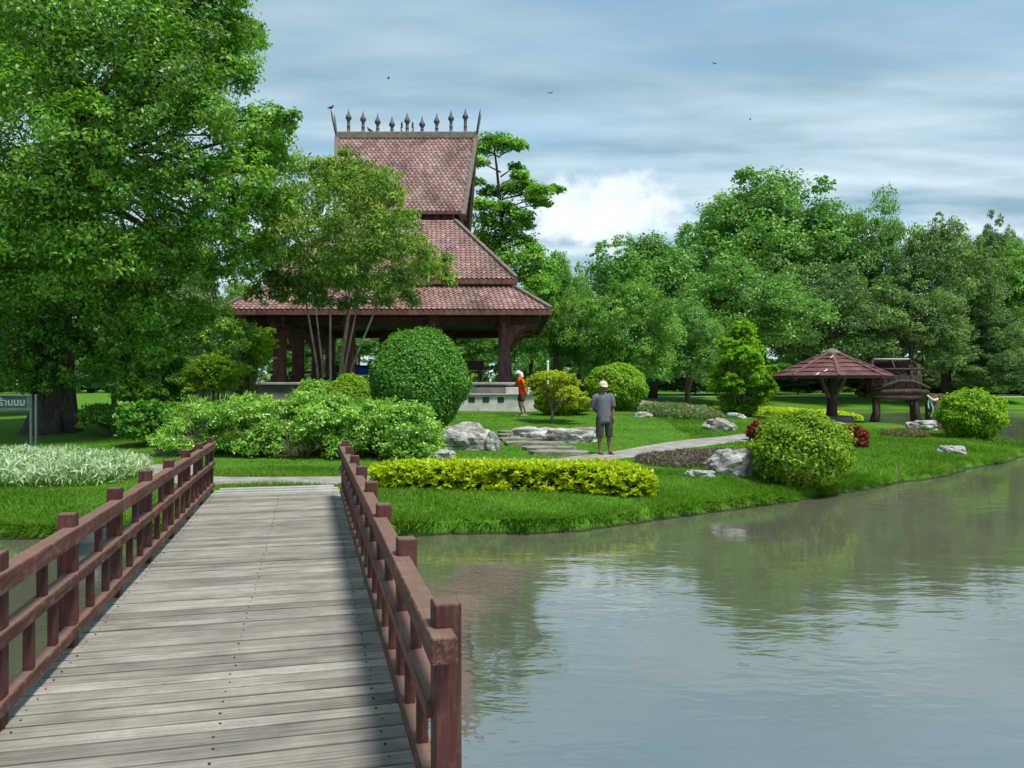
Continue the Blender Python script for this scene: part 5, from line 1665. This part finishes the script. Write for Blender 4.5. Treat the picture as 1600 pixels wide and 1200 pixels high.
CROWNS = [norm_crown(31, 120, 'dome'), norm_crown(32, 120, 'dome'), norm_crown(33, 105, 'tall'), norm_crown(34, 115, 'round'), norm_crown(35, 115, 'round')]


def far_tree(label, x, ytop, rpx, d, ci, lm, group, zlow=None, rz=None, seed=0, name='tree', bark='bark', ry=None, trunk_r=None):
    """crown top at pixel (x, ytop), half width rpx pixels, standing at distance d"""
    pr = random.Random(seed * 7 + int(x))
    X = (x - 800) * d / F
    z0 = g1(X, d)
    top = CAMZ - (ytop - 600) * d / F
    rx = rpx * d / F
    lo = (z0 + 0.28 * (top - z0)) if zlow is None else z0 + zlow
    hz = (top - lo) / 1.75
    cz = top - hz
    root = empty(name, (X, d, z0))
    tag(root, label, 'tree', group)
    c = inst('crown', CROWNS[ci], LM[lm], root)
    c.location = (0, 0, cz - z0); c.scale = (rx, ry or rx, hz); c.rotation_euler = (0, 0, pr.uniform(0, 6.28) if rz is None else rz)
    mb = MB()
    h = cz - z0
    tr = trunk_r or (0.05 * (top - z0) * 0.42)
    mb.tube([(0, 0, -0.2), (pr.uniform(-0.1, 0.1), 0, h * 0.4), (pr.uniform(-0.3, 0.3), pr.uniform(-0.3, 0.3), h), (0, 0, h + hz * 0.5)], [tr * 1.4, tr, tr * 0.8, tr * 0.25], 9)
    for k in range(7):
        a = pr.uniform(0, 6.28)
        s = Vector((0, 0, h * pr.uniform(0.45, 1.0)))
        t = Vector((math.cos(a) * rx * 0.65, math.sin(a) * rx * 0.65, h + hz * pr.uniform(-0.3, 0.5)))
        mb.tube([s, s.lerp(t, 0.5) + Vector((0, 0, 0.1 * h)), t], [tr * 0.5, tr * 0.35, tr * 0.1], 7)
    mb.build('trunk', M[bark], root, smooth=True)
    return root


GR = 'trees of the park beyond the pond'
far_tree('highest broad green tree crowning the wood beyond the pond', 1190, 272, 140, 78, 0, 'bgA', GR, zlow=4.5, seed=1)
far_tree('broad green tree whose crown slopes down towards the cumulus cloud', 1020, 355, 125, 68, 1, 'bgA', GR, zlow=3.0, seed=2)
far_tree('green tree with pointed top between the highest crown and the olive tree', 1360, 312, 78, 76, 2, 'bgA', GR, zlow=4, seed=3)
far_tree('dark olive tree with loose twiggy top beyond the log hut', 1478, 328, 84, 68, 4, 'bgD', GR, zlow=3, seed=4)
far_tree('dusky dark crown peeping above the olive tree beyond the stump', 1553, 340, 42, 84, 3, 'bgB', GR, zlow=6, seed=5)
far_tree('fresh green tree at the bank beyond the lone lime bush', 1605, 378, 92, 72, 0, 'bgC', GR, zlow=4.5, seed=6)
far_tree('tall dark tree further right beyond the pond bend', 1690, 320, 90, 82, 2, 'bgB', GR, zlow=4, seed=16)
far_tree('dense mid green tree behind the bright little tree', 1150, 390, 115, 60, 1, 'bgA', GR, zlow=2.6, seed=7)
far_tree('dark shady tree directly behind the gazebo roof', 1300, 400, 105, 66, 4, 'bgB', GR, zlow=2.4, seed=8)
far_tree('grey green tree behind the log hut with drooping foliage', 1420, 440, 90, 64.5, 3, 'bgD', GR, zlow=1.8, seed=9)
far_tree('dark tree overhanging the far bank right of the hut', 1530, 470, 75, 68, 0, 'bgB', GR, zlow=1.8, seed=10)
far_tree('tree with pale grey green bushy crown low on the far bank', 1555, 540, 56, 65, 3, 'bgD', GR, zlow=0.5, seed=11)
far_tree('light green leafy tree behind the clipped dome bush', 985, 425, 84, 48, 4, 'bgC', GR, zlow=1.0, seed=12, trunk_r=0.11)
far_tree('fresh green tree between the pavilion eave and the dome bush', 905, 440, 62, 52, 3, 'bgC', GR, zlow=0.9, seed=13, trunk_r=0.12)
far_tree('lime green tree close behind the pavilion hip', 868, 395, 52, 50, 0, 'bgC', GR, zlow=1.8, seed=14)
far_tree('mid green tree filling the gap above the sage bed', 1075, 470, 62, 54, 0, 'bgA', GR, zlow=1.6, seed=15)
GL = 'trees behind the pavilion'
for i, (x, yt, rp, d, ci, lm, b, what) in enumerate(((395, 470, 45, 62, 3, 'bgA', 'bark', 'behind the leftmost pavilion column'), (470, 500, 45, 66, 4, 'bgB', 'palebark', 'behind the stems of the olive tree'), (560, 505, 40, 70, 0, 'bgA', 'palebark', 'behind the blue draped table'),
                                                      (640, 492, 50, 64, 3, 'bgB', 'palebark', 'right behind the round topiary'), (750, 480, 50, 58, 4, 'bgA', 'bark', 'showing between the two right pavilion columns'), (830, 460, 45, 60, 3, 'bgC', 'bark', 'just right of the last pavilion column'))):
    far_tree('green tree ' + what, x, yt, rp, d, ci, lm, GL, zlow=2.2, seed=40 + i, bark=b, trunk_r=0.13)
GW = 'trees behind the huge broadleaf tree'
for i, (x, yt, rp, d, ci, lm, zl, what) in enumerate(((250, 330, 95, 42, 3, 'bgB', 0.6, 'shady tall tree deep behind the huge broadleaf crown'), (100, 300, 120, 46, 4, 'bgB', 0.5, 'dark tall tree directly behind the huge trunk'), (-60, 300, 130, 40, 0, 'bgB', 0.4, 'dark tree left of the sign board'),
                                                      (380, 440, 60, 50, 0, 'bgC', 2.2, 'yellow lit tree against the pavilion eave end'), (180, 520, 60, 36, 3, 'bgA', 1.0, 'low leafy tree with thin trunk over the sunlit grass'), (262, 540, 46, 34, 4, 'bgA', 0.9, 'little leafy tree next to the lime green shrubs'))):
    far_tree(what, x, yt, rp, d, ci, lm, GW, zlow=zl, seed=60 + i, trunk_r=0.10 if i > 3 else None)


GB = 'filler bushes added to darken the gap under the far trees'
for i in range(15):  # invented dark bushes, added to turn the bright gap under the trees into shade
    x = 835 + i * 58 + (17 * i * i) % 23
    far_tree('dark green filler bush added to make the shade under the trees beyond the pond', x, 558 + (37 * i) % 24, 44 + (13 * i) % 14, 80 + (7 * i) % 9, 3 + i % 2, 'bgB' if i % 3 else 'bgA', GB, zlow=0.02, seed=300 + i, name='filler_bush', trunk_r=0.06)


def far_wood():
    rng = np.random.default_rng(77)
    n = 180
    a = np.radians(rng.uniform(-58, 58, n)); dist = rng.uniform(100, 135, n)
    X = np.sin(a) * dist; Y = np.cos(a) * dist
    h = 10.5 + 2.5 * np.sin(X * 0.09) + rng.uniform(-1.5, 3.0, n)
    C = []; Rr = []
    for x, y, hh in zip(X, Y, h):
        for k in range(4):
            C.append((x + rng.uniform(-2.5, 2.5), y + rng.uniform(-2, 2), 0.8 + hh * (0.08 + 0.25 * k))); Rr.append(rng.uniform(2.0, 3.2))
    c, nn, v = sprays(rng, C, Rr, 14, 7, 0.9, -0.5, 0.2, 0.8, 0.4, 0.5, 0.4)
    me = leaves('far_woodland', c, nn, rng.uniform(0.8, 1.4, len(c)), 0.7, rng, LM['bgB'], v)
    o = obj('far_woodland', me)
    tag(o, 'distant dark wood closing the view behind the park', 'woodland', None, 'stuff')


far_wood()

# ------------------------------------------------------------------ shrubs and clipped bushes
def stems(mb, rng, base_r, h, n, top_r, r=0.02):
    for k in range(n):
        a = rng.uniform(0, 6.28)
        b = Vector((math.cos(a) * base_r * rng.uniform(0.2, 1), math.sin(a) * base_r * rng.uniform(0.2, 1), -0.06))
        t = Vector((math.cos(a + rng.uniform(-0.5, 0.5)) * top_r, math.sin(a) * top_r, h * rng.uniform(0.6, 0.95)))
        m = b.lerp(t, 0.5) + Vector((rng.uniform(-0.08, 0.08), rng.uniform(-0.08, 0.08), 0))
        mb.tube([b, m, t], [r, r * 0.8, r * 0.4], 6)


def ball_bush(name, label, c, rad, n, leaf, asp, lm, seed, group=None, rough=0.05, jn=0.55, upn=0.35, egg=0.0, cat='bush', layers=(1.0, 0.93, 0.84), cut=-1.0, tuft=0.0):
    """clipped bush: leaves over a rounded surface; c = ground point, rad = (rx, ry, half height)"""
    rng = np.random.default_rng(seed); pr = random.Random(seed)
    cz = rad[2] * 0.98
    Cs, Ns, Vs = [], [], []
    for li, lay in enumerate(layers):
        k = int(n * (0.6 if li == 0 else 0.4 / max(1, len(layers) - 1)))
        d = sph(rng, k, cut)
        wob = 1 + rough * (np.sin(d[:, 0] * 7 + seed) * np.sin(d[:, 1] * 6 + 1.3 * seed) + 0.7 * np.sin(d[:, 2] * 9 + d[:, 0] * 5 + seed)) + rng.normal(0, 0.018 + tuft, k)
        w = 1.0 - egg * np.clip(-d[:, 2], 0, 1) ** 1.4
        p = d * (lay * wob)[:, None] * np.array(rad)
        p[:, 0] *= w; p[:, 1] *= w
        p[:, 2] += cz
        nn = d / np.array(rad) * np.mean(rad) * 0.8 + np.array([0, 0, upn]) + rng.normal(size=(k, 3)) * jn
        Cs.append(p); Ns.append(nn)
        pat = 0.18 * np.sin(d[:, 0] * 16 + 3 * np.sin(d[:, 2] * 8 + seed)) * np.sin(d[:, 2] * 18 + 2 * d[:, 1] * 6)
        Vs.append(np.clip(rng.normal(0.5, 0.2, k) + pat, 0, 1))
    C = np.concatenate(Cs); C[:, 2] = np.maximum(C[:, 2], 0.01)
    me = leaves('foliage', C, np.concatenate(Ns), rng.uniform(leaf * 0.75, leaf * 1.3, len(C)), asp, rng, None, np.concatenate(Vs))
    root = empty(name, tuple(c))
    tag(root, label, cat, group)
    me.materials.append(LM[lm]); obj('foliage', me, None, root)
    mb = MB(); stems(mb, pr, rad[0] * 0.22, rad[2] * 1.6, 14, rad[0] * 0.55, 0.018 + 0.012 * rad[0]); mb.build('stems', M['bark'], root)
    return root


def P(x, y, d):
    p = px(x, y, d); return Vector((p.x, d, g1(p.x, d)))


# round topiary
c = P(656, 0, 21.6); topz = CAMZ - (514 - 600) * 21.6 / F
ball_bush('round_topiary', 'large round clipped dark green topiary ball before the pavilion', c, (75 * 21.6 / F, 75 * 21.6 / F, (topz - c.z) / 2), 46000, 0.085, 0.42, 'topiary', 3, None, 0.035, 0.55, 0.3, 0.45, tuft=0.012)
c = P(962, 0, 31.0); topz = CAMZ - (569 - 600) * 31 / F
ball_bush('dome_topiary', 'bright green clipped dome bush behind the standing person', c, (46 * 31 / F, 46 * 31 / F, (topz - c.z) / 2), 18000, 0.12, 0.5, 'bright', 4, None, 0.05, 0.55, 0.3, 0.2, tuft=0.015)
c = P(1250, 0, 14.45); c.z = 0.12; topz = CAMZ - (650 - 600) * 14.45 / F
ball_bush('round_bush', 'round glossy green bush hanging over the pond edge', c, (71 * 14.45 / F, 0.80, (topz - 0.10) / 2), 30000, 0.075, 0.5, 'roundbush', 5, None, 0.07, 0.65, 0.4, 0.25, tuft=0.035)
c = P(1516, 0, 24.2); topz = CAMZ - (612 - 600) * 24.2 / F
ball_bush('lime_bush', 'lone bright lime green bush on the tip of the lawn', c, (43 * 24.2 / F, 0.85, (topz - c.z) / 2), 20000, 0.10, 0.5, 'bright', 6, None, 0.10, 0.65, 0.4, 0.1, tuft=0.05)
c = P(548, 0, 23.2); topz = CAMZ - (584 - 600) * 23.2 / F
ball_bush('low_dome_bush', 'small bright dome bush at the foot of the olive tree', c, (38 * 23.2 / F, 0.7, (topz - c.z) / 2), 12000, 0.09, 0.5, 'bright', 7, None, 0.04, 0.55, 0.35, 0.1)
c = P(495, 0, 24.0)
ball_bush('plain_bush', 'soft dull green bush left of the small dome bush', c, (0.75, 0.7, 0.72), 9000, 0.10, 0.45, 'shrub', 8, None, 0.08, 0.6, 0.4, 0.1, tuft=0.05)
c = P(880, 0, 28.0)
ball_bush('shade_bush', 'dark low bush spreading under the yellow leaved little tree', c, (1.0, 0.7, 0.42), 9000, 0.10, 0.5, 'roundbush', 9, None, 0.06, 0.6, 0.4, 0.0)
for i, (x, y, w, lb) in enumerate(((1186, 690, 16, 'red leaved croton plant left of the round bush'), (1336, 700, 17, 'red leaved croton clump right of the round bush'))):
    g = on_ground(x, y)
    rr = w * g.y / F
    ball_bush('red_croton', lb, g, (rr, rr, rr * 0.95), 1500, 0.13, 0.42, 'red', 20 + i, 'red crotons either side of the round bush', 0.12, 0.8, 0.5, 0.1, 'plant', tuft=0.1)


def clump_shrub(name, label, base, clumps, leaf, asp, lm, seed, group=None, dens=150, cat='shrub', stem_r=0.5, per=14, squash=0.85, zmin=-0.5, fork=None):
    rng = np.random.default_rng(seed); pr = random.Random(seed)
    Cs, Ns, Vs = [], [], []
    for (c, r) in clumps:
        a, b, v = sprays(rng, [c], [r], int(dens * r * r) + 8, per, squash, zmin, 0.17, 0.6, 0.5, 0.6, 0.45)
        Cs.append(a); Ns.append(b); Vs.append(v)
    C = np.concatenate(Cs); C[:, 2] = np.maximum(C[:, 2], 0.02)
    me = leaves('foliage', C, np.concatenate(Ns), rng.uniform(leaf * 0.7, leaf * 1.3, len(C)), asp, rng, LM[lm], np.concatenate(Vs))
    root = empty(name, tuple(base)); tag(root, label, cat, group)
    obj('foliage', me, None, root)
    hi = max(c[2] for c, r in clumps)
    mb = MB()
    if fork is None: stems(mb, pr, stem_r * 0.5, hi, 10, stem_r, 0.014)
    for (c, r) in clumps:
        if fork is None: mb.tube([(c[0] * 0.3, c[1] * 0.3, 0), (c[0] * 0.7, c[1] * 0.7, c[2] * 0.5), c], [0.016, 0.012, 0.005], 6)
        else: mb.tube([fork, Vector(fork).lerp(Vector(c), 0.55) + Vector((0, 0, 0.05)), c], [0.022, 0.014, 0.005], 6)
    mb.build('stems' if fork is None else 'branches', M['palebark'], root)
    return root


# the long shrub bank behind the bridge end
GS = 'shrubs of the bank behind the footbridge'
for i, (x, yt, wpx, d, lb) in enumerate(((325, 622, 45, 18.9, 'leftmost shrub of the bank, next to the slanting boulder'), (395, 614, 50, 18.6, 'leafy shrub of the bank facing the left end of the footbridge'), (470, 612, 50, 18.5, 'leafy shrub of the bank straight behind the footbridge middle'),
                                        (545, 615, 48, 18.4, 'leafy shrub of the bank behind the right footbridge rail end'), (612, 624, 44, 18.3, 'rounded shrub of the bank in front of the topiary ball'), (645, 650, 28, 18.0, 'smallest shrub of the bank beside the big limestone boulder'))):
    pr = random.Random(100 + i)
    b = P(x, 0, d); w = wpx * d / F; top = CAMZ - (yt - 600) * d / F - b.z
    cl = []
    for k in range(44):
        u = -1 + 2 * ((k * 0.618) % 1.0); v = pr.uniform(-1, 1); q = math.sqrt(max(0, 1 - 0.16 * u * u - 0.35 * v * v))
        cl.append(((u * w * 1.12, v * 0.95, max(0.16, (top - 0.22) * q * (pr.uniform(0.85, 1.03) if k % 2 else pr.uniform(0.1, 0.75)))), pr.uniform(0.22, 0.36)))
    clump_shrub('bank_shrub', lb, b, cl, 0.078, 0.45, 'shrub', 100 + i, GS, 235)

# shrubs at the left under the trees
GU = 'shrubs under the trees on the left'
for i, (x, yt, yb, wpx, d, lm, lb) in enumerate(((330, 478, 620, 62, 27.0, 'shrub', 'tall fresh green shrub whose top reaches the pavilion eave'), (385, 500, 612, 34, 28.5, 'bright', 'tall yellow green shrub nearest to the left pavilion column'), (335, 560, 615, 32, 25.5, 'bright', 'small lime green shrub below the tall fresh green one'),
                                                 (235, 560, 640, 55, 27.0, 'slim', 'dark leaved shrub between the huge trunk and the small lime shrub'), (180, 640, 690, 55, 22.5, 'slim', 'low trailing shrub right of the huge trunk'), (250, 632, 690, 50, 20.5, 'topiary', 'low loose shrub above the slanting boulder'))):
    pr = random.Random(200 + i)
    b = P(x, 0, d); w = wpx * d / F; top = CAMZ - (yt - 600) * d / F - b.z; lo = max(0.1, CAMZ - (yb - 600) * d / F - b.z)
    cl = []
    for k in range(34):
        u = pr.uniform(-1, 1); f = pr.random(); q = math.sqrt(max(0.05, 1 - (2 * f - 1) ** 2 * 0.75))
        cl.append(((u * w * q, pr.uniform(-0.9, 0.9) * w * q * 0.8, lo + 0.2 + (top - lo - 0.35) * f), pr.uniform(0.2, 0.34) * (1 + 0.25 * w)))
    clump_shrub('garden_shrub', lb, b, cl, 0.115, 0.42, lm, 200 + i, GU, 150)

# bright little tree and yellow tree
pr = random.Random(5)
b = P(1160, 0, 36.0)
cl = []
for k in range(85):
    f = pr.random(); w = 1.36 * max(0.06, 1 - abs(2 * f - 0.78) ** 2.2 / (1.25 if f > 0.39 else 1.6)) ** 0.6
    a = pr.uniform(0, 6.28); r = w * math.sqrt(pr.random())
    cl.append(((r * math.cos(a), r * math.sin(a), 0.3 + f * (CAMZ - (505 - 600) * 36 / F - b.z - 0.5)), pr.uniform(0.26, 0.42)))
clump_shrub('bright_young_tree', 'bright green young tree with foliage down to the ground left of the gazebo', b, cl, 0.20, 0.36, 'young', 301, None, 110, 'tree', 0.4, 14, 1.0, -0.8)
b = P(866, 0, 25.2)
cl = []
for (x, y, r) in ((835, 598, 15), (850, 590, 16), (868, 588, 17), (885, 592, 16), (898, 600, 12), (842, 606, 12), (872, 604, 16), (893, 610, 14), (905, 618, 12), (870, 618, 14), (890, 624, 13), (855, 622, 11), (878, 632, 12), (912, 626, 10), (850, 612, 13), (858, 632, 11), (896, 634, 12), (838, 616, 9)):
    dd = 25.2 + pr.uniform(-0.5, 0.5); q = px(x, y, dd) - b
    cl.append(((q.x, q.y, q.z), r * dd / F))
root = clump_shrub('yellow_leaf_tree', 'little spreading tree with yellow green leaves in the lawn', b, cl, 0.09, 0.45, 'yellow', 302, None, 420, 'tree', 0.25, 16, 0.5, -0.5, (-0.10, 0, 0.62))
mb = MB(); mb.tube([(-0.08, 0, -0.05), (-0.06, 0, 0.35), (-0.14, 0, 0.7), (0.02, 0, 1.1)], [0.05, 0.045, 0.04, 0.02], 8); mb.tube([(-0.07, 0, 0.3), (0.18, 0, 0.62), (0.35, 0, 0.9)], [0.04, 0.03, 0.015], 8)
mb.build('trunk', M['palebark'], root, smooth=True)

# ------------------------------------------------------------------ hedges and beds
def bed(name, label, cx, cy, rx, ry, rot, h, n, leaf, asp, lm, seed, cat='flower bed', kind='stuff', upright=0.8, dome=0.5, exp=2.6, tuft=60):
    rng = np.random.default_rng(seed)
    m = int(n * 1.5)
    u = rng.uniform(-1, 1, m); v = rng.uniform(-1, 1, m)
    e = np.abs(u) ** exp + np.abs(v) ** exp
    k = e < 1
    u = u[k][:n]; v = v[k][:n]; e = e[k][:n]; n = len(u)
    X = cx + u * rx * math.cos(rot) - v * ry * math.sin(rot); Y = cy + u * rx * math.sin(rot) + v * ry * math.cos(rot)
    prof = h * np.sqrt(np.clip(1 - (1 - dome) * 0 - dome * e ** 1.5, 0.06, 1))
    lay = rng.random(n) ** 0.45
    lump = 1 + 0.10 * np.sin(X * 7.1 + 2 * np.sin(Y * 4)) * np.sin(Y * 8.3 + seed) + rng.normal(0, 0.05, n)
    Z = gz(X, Y) + prof * lay * lump
    # edge faces: leaves near the rim sit at all heights and face outward
    C = np.stack([X, Y, Z], axis=1)
    out = np.stack([u * math.cos(rot) - v * math.sin(rot) * rx / ry, u * math.sin(rot) + v * math.cos(rot) * rx / ry, np.zeros(n)], axis=1)
    Nn = out * (e ** 2)[:, None] * 0.7 + np.array([0, 0, 0.8]) + rng.normal(size=(n, 3)) * 0.6
    T = rng.normal(size=(n, 3)) * (1 - upright) * 1.6 + np.array([0, 0, upright]) + out * (e * 0.4)[:, None]
    if upright > 0.5:
        Nn = rng.normal(size=(n, 3)) + out * 0.3 + np.array([0, 0, 0.25])
    pat = 0.14 * np.sin(X * 3.1 + 1.7 * np.sin(Y * 2.3)) * np.sin(Y * 3.7)
    me = leaves(name, C, Nn, rng.uniform(leaf * 0.7, leaf * 1.3, n), asp, rng, LM[lm], np.clip(rng.normal(0.5, 0.22, n) + pat, 0, 1), 0.08, T)
    o = obj(name, me)
    tag(o, label, cat, None, kind)
    return o


def hedge_lime():
    """dense low hedge of leafy rosettes"""
    rng = np.random.default_rng(50)
    cx, cy, rx, ry, h = 0.02, 12.78, 2.28, 0.52, 0.365
    n = 2900
    u = rng.uniform(-1, 1, n * 2); v = rng.uniform(-1, 1, n * 2)
    e = np.abs(u) ** 3.2 + np.abs(v) ** 2.6
    k = e < 1; u = u[k][:n]; v = v[k][:n]; e = e[k][:n]; n = len(u)
    X = cx + u * rx; Y = cy + v * ry + 0.10 * u * u
    prof = h * (1 - 0.30 * e ** 4) + rng.normal(0, 0.022, n)
    fill = rng.random(n)
    Z = gz(X, Y) + prof * np.where(e > 0.55, np.clip(fill * 1.25, 0.15, 1), np.where(fill > 0.3, 1.0, fill + 0.4))
    per = 14
    base = np.repeat(np.stack([X, Y, Z], axis=1), per, axis=0)
    a = rng.uniform(0, 2 * math.pi, n * per); el = rng.uniform(0.1, 1.25, n * per)
    out = np.repeat(np.stack([u, v * rx / ry * 0.35, np.zeros(n)], axis=1) * (e ** 2)[:, None], per, axis=0)
    T = np.stack([np.cos(a) * np.cos(el), np.sin(a) * np.cos(el), np.sin(el)], axis=1) + out * 0.7
    T = nrm(T)
    S = rng.uniform(0.07, 0.125, n * per)
    C = base + T * (S * 0.5)[:, None] - np.array([0, 0, 0.03])
    Nn = np.cross(T, np.stack([-np.sin(a), np.cos(a), np.zeros(n * per)], axis=1)); Nn = np.where(Nn[:, 2:3] < 0, -Nn, Nn) + rng.normal(size=(n * per, 3)) * 0.15
    V = np.clip(np.repeat(rng.normal(0.5, 0.16, n), per) + rng.normal(0, 0.15, n * per), 0, 1)
    me = leaves('foliage', C - np.array([cx, cy, 0]), Nn, S, 0.34, rng, LM['lime'], V, 0.12, T)
    root = empty('lime_hedge', (cx, cy, 0))
    tag(root, 'low hedge of bright lime yellow leaf rosettes along the grassy bank', 'hedge')
    obj('foliage', me, None, root)
    pr = random.Random(3); mb = MB()
    for i in range(140):
        x = pr.uniform(-0.95, 0.95) * rx; y = pr.uniform(-0.8, 0.8) * ry * (1 - abs(x / rx) ** 3)
        z = g1(cx + x, cy + y)
        mb.tube([(x, y, z - 0.05), (x + pr.uniform(-0.05, 0.05), y + pr.uniform(-0.05, 0.05), z + h * 0.85)], [0.008, 0.004], 5, False)
    mb.build('stems', M['bark'], root, recalc=False)


hedge_lime()
bed('white_edged_plants', 'dense bed of white edged grassy leaves on the left bank', -10.0, 14.15, 3.55, 1.75, R(-4), 0.46, 26000, 0.15, 0.17, 'white', 51, 'plant bed', 'stuff', 0.75, 0.55)
g = on_ground(1075, 655)
bed('sage_bed', 'mounded bed of sage green ground cover behind the path', g.x, g.y + 1.3, 62 * (g.y + 1) / F, 1.7, R(8), 0.42, 12000, 0.13, 0.22, 'sage', 52, 'plant bed', 'stuff', 0.7, 0.8)
bed('mauve_bed', 'low bed of dull mauve ground cover between path and grassy bank', 4.25, 16.9, 1.65, 1.35, R(30), 0.24, 14000, 0.085, 0.22, 'mauve', 53, 'plant bed', 'stuff', 0.7, 0.8)
g = on_ground(1428, 684)
bed('pink_flower_bed', 'small round bed of pinkish plants below the rounded grey rock', g.x, g.y + 0.6, 0.62, 0.75, 0, 0.20, 4000, 0.08, 0.3, 'pink', 54, 'plant bed', 'stuff', 0.5, 0.8)
bed('low_lime_strip', 'thin low strip of lime plants behind the gazebo', 12.9, 38.2, 3.8, 0.55, R(-2), 0.38, 6000, 0.16, 0.4, 'lime', 55, 'plant bed', 'stuff', 0.4, 0.6)

# ------------------------------------------------------------------ grass
def path_mask(X, Y, w):
    m = np.zeros(X.shape, bool)
    for (ax, ay), (bx, by) in zip(PATH[:-1], PATH[1:]):
        ex, ey = bx - ax, by - ay
        t = np.clip(((X - ax) * ex + (Y - ay) * ey) / (ex * ex + ey * ey), 0, 1)
        m |= (X - ax - t * ex) ** 2 + (Y - ay - t * ey) ** 2 < w * w
    return m


def grass(name, label, n, x0, x1, y0, y1, hmin, hmax, wd, seed, bank=True, smax=None):
    rng = np.random.default_rng(seed)
    X = rng.uniform(x0, x1, n); Y = rng.uniform(y0, y1, n)
    s = sdf(X, Y)
    k = (s > -0.16) & (np.abs(X) < Y * 0.72 + 1.5)
    if smax: k &= s < smax
    X = X[k]; Y = Y[k]; s = s[k]
    k = gz(X, Y) > (0.03 if not smax else 0.06)
    k &= ~path_mask(X, Y, 0.52)
    # bridge footprint
    t = -X * math.sin(BR) + Y * math.cos(BR); lat = X * math.cos(BR) + Y * math.sin(BR)
    k &= ~((lat > -1.45) & (lat < 0.53) & (t < 12.9))
    X = X[k]; Y = Y[k]; s = s[k]; n = len(X)
    Z = gz(X, Y) - 0.01
    patch = 0.75 + 0.35 * np.sin(X * 2.1 + 1.4 * np.sin(Y * 1.7)) * np.sin(Y * 2.6 + X)
    H = rng.uniform(hmin, hmax, n) * patch * (1 + (0.9 * np.exp(-np.maximum(s, 0) / 0.25) if bank else 0))
    a = rng.uniform(0, 2 * math.pi, n)
    lean = rng.normal(size=(n, 2)) * 0.45
    if bank: 
        lean[:, 1] -= 0.5 * np.exp(-np.maximum(s, 0) / 0.3)
    if smax:      # fringe droops over the water
        ee = 0.05
        gx_ = sdf(X + ee, Y) - sdf(X - ee, Y); gy_ = sdf(X, Y + ee) - sdf(X, Y - ee)
        gl = np.maximum(np.hypot(gx_, gy_), 1e-6); q = rng.uniform(0.2, 1.5, n)
        lean[:, 0] += -gx_ / gl * q; lean[:, 1] += -gy_ / gl * q
        HZ = H * rng.uniform(-0.35, 0.9, n)
    else:
        HZ = H
    b = np.stack([X, Y, Z], axis=1)
    sd = np.stack([np.cos(a), np.sin(a), np.zeros(n)], axis=1) * (wd * rng.uniform(0.6, 1.3, n))[:, None] * 0.5
    tip = b + np.stack([lean[:, 0] * H, lean[:, 1] * H, HZ], axis=1)
    V = np.stack([b - sd, b + sd, tip], axis=1).reshape(-1, 3)
    v = np.clip(rng.normal(0.46, 0.2, n) + 0.13 * np.sin(X * 1.3 + Y) * np.sin(Y * 0.9) + 0.16 * np.sin(X * 0.55 + 2.2 * np.sin(Y * 0.43)) * np.sin(Y * 1.9 + 0.7 * X), 0, 1)
    me = fast_mesh(name, V, 3, v, LM['grass'])
    o = obj(name, me); tag(o, label, 'grass', None, 'stuff')


grass('bank_grass', 'long bright grass on the pond bank', 230000, -9, 9.5, 10.2, 15.5, 0.05, 0.10, 0.014, 61)
grass('shore_grass', 'overhanging long grass fringe along the water edge', 1500000, -11, 17, 9.8, 27, 0.06, 0.12, 0.020, 64, True, 0.10)
grass('bank_grass', 'bright grass on the right bank towards the lone lime bush', 110000, 5, 17, 13, 27, 0.06, 0.12, 0.022, 62)
grass('lawn_grass', 'short lawn grass around the path and steps', 140000, -11, 13, 15.5, 31, 0.03, 0.06, 0.028, 63, False)
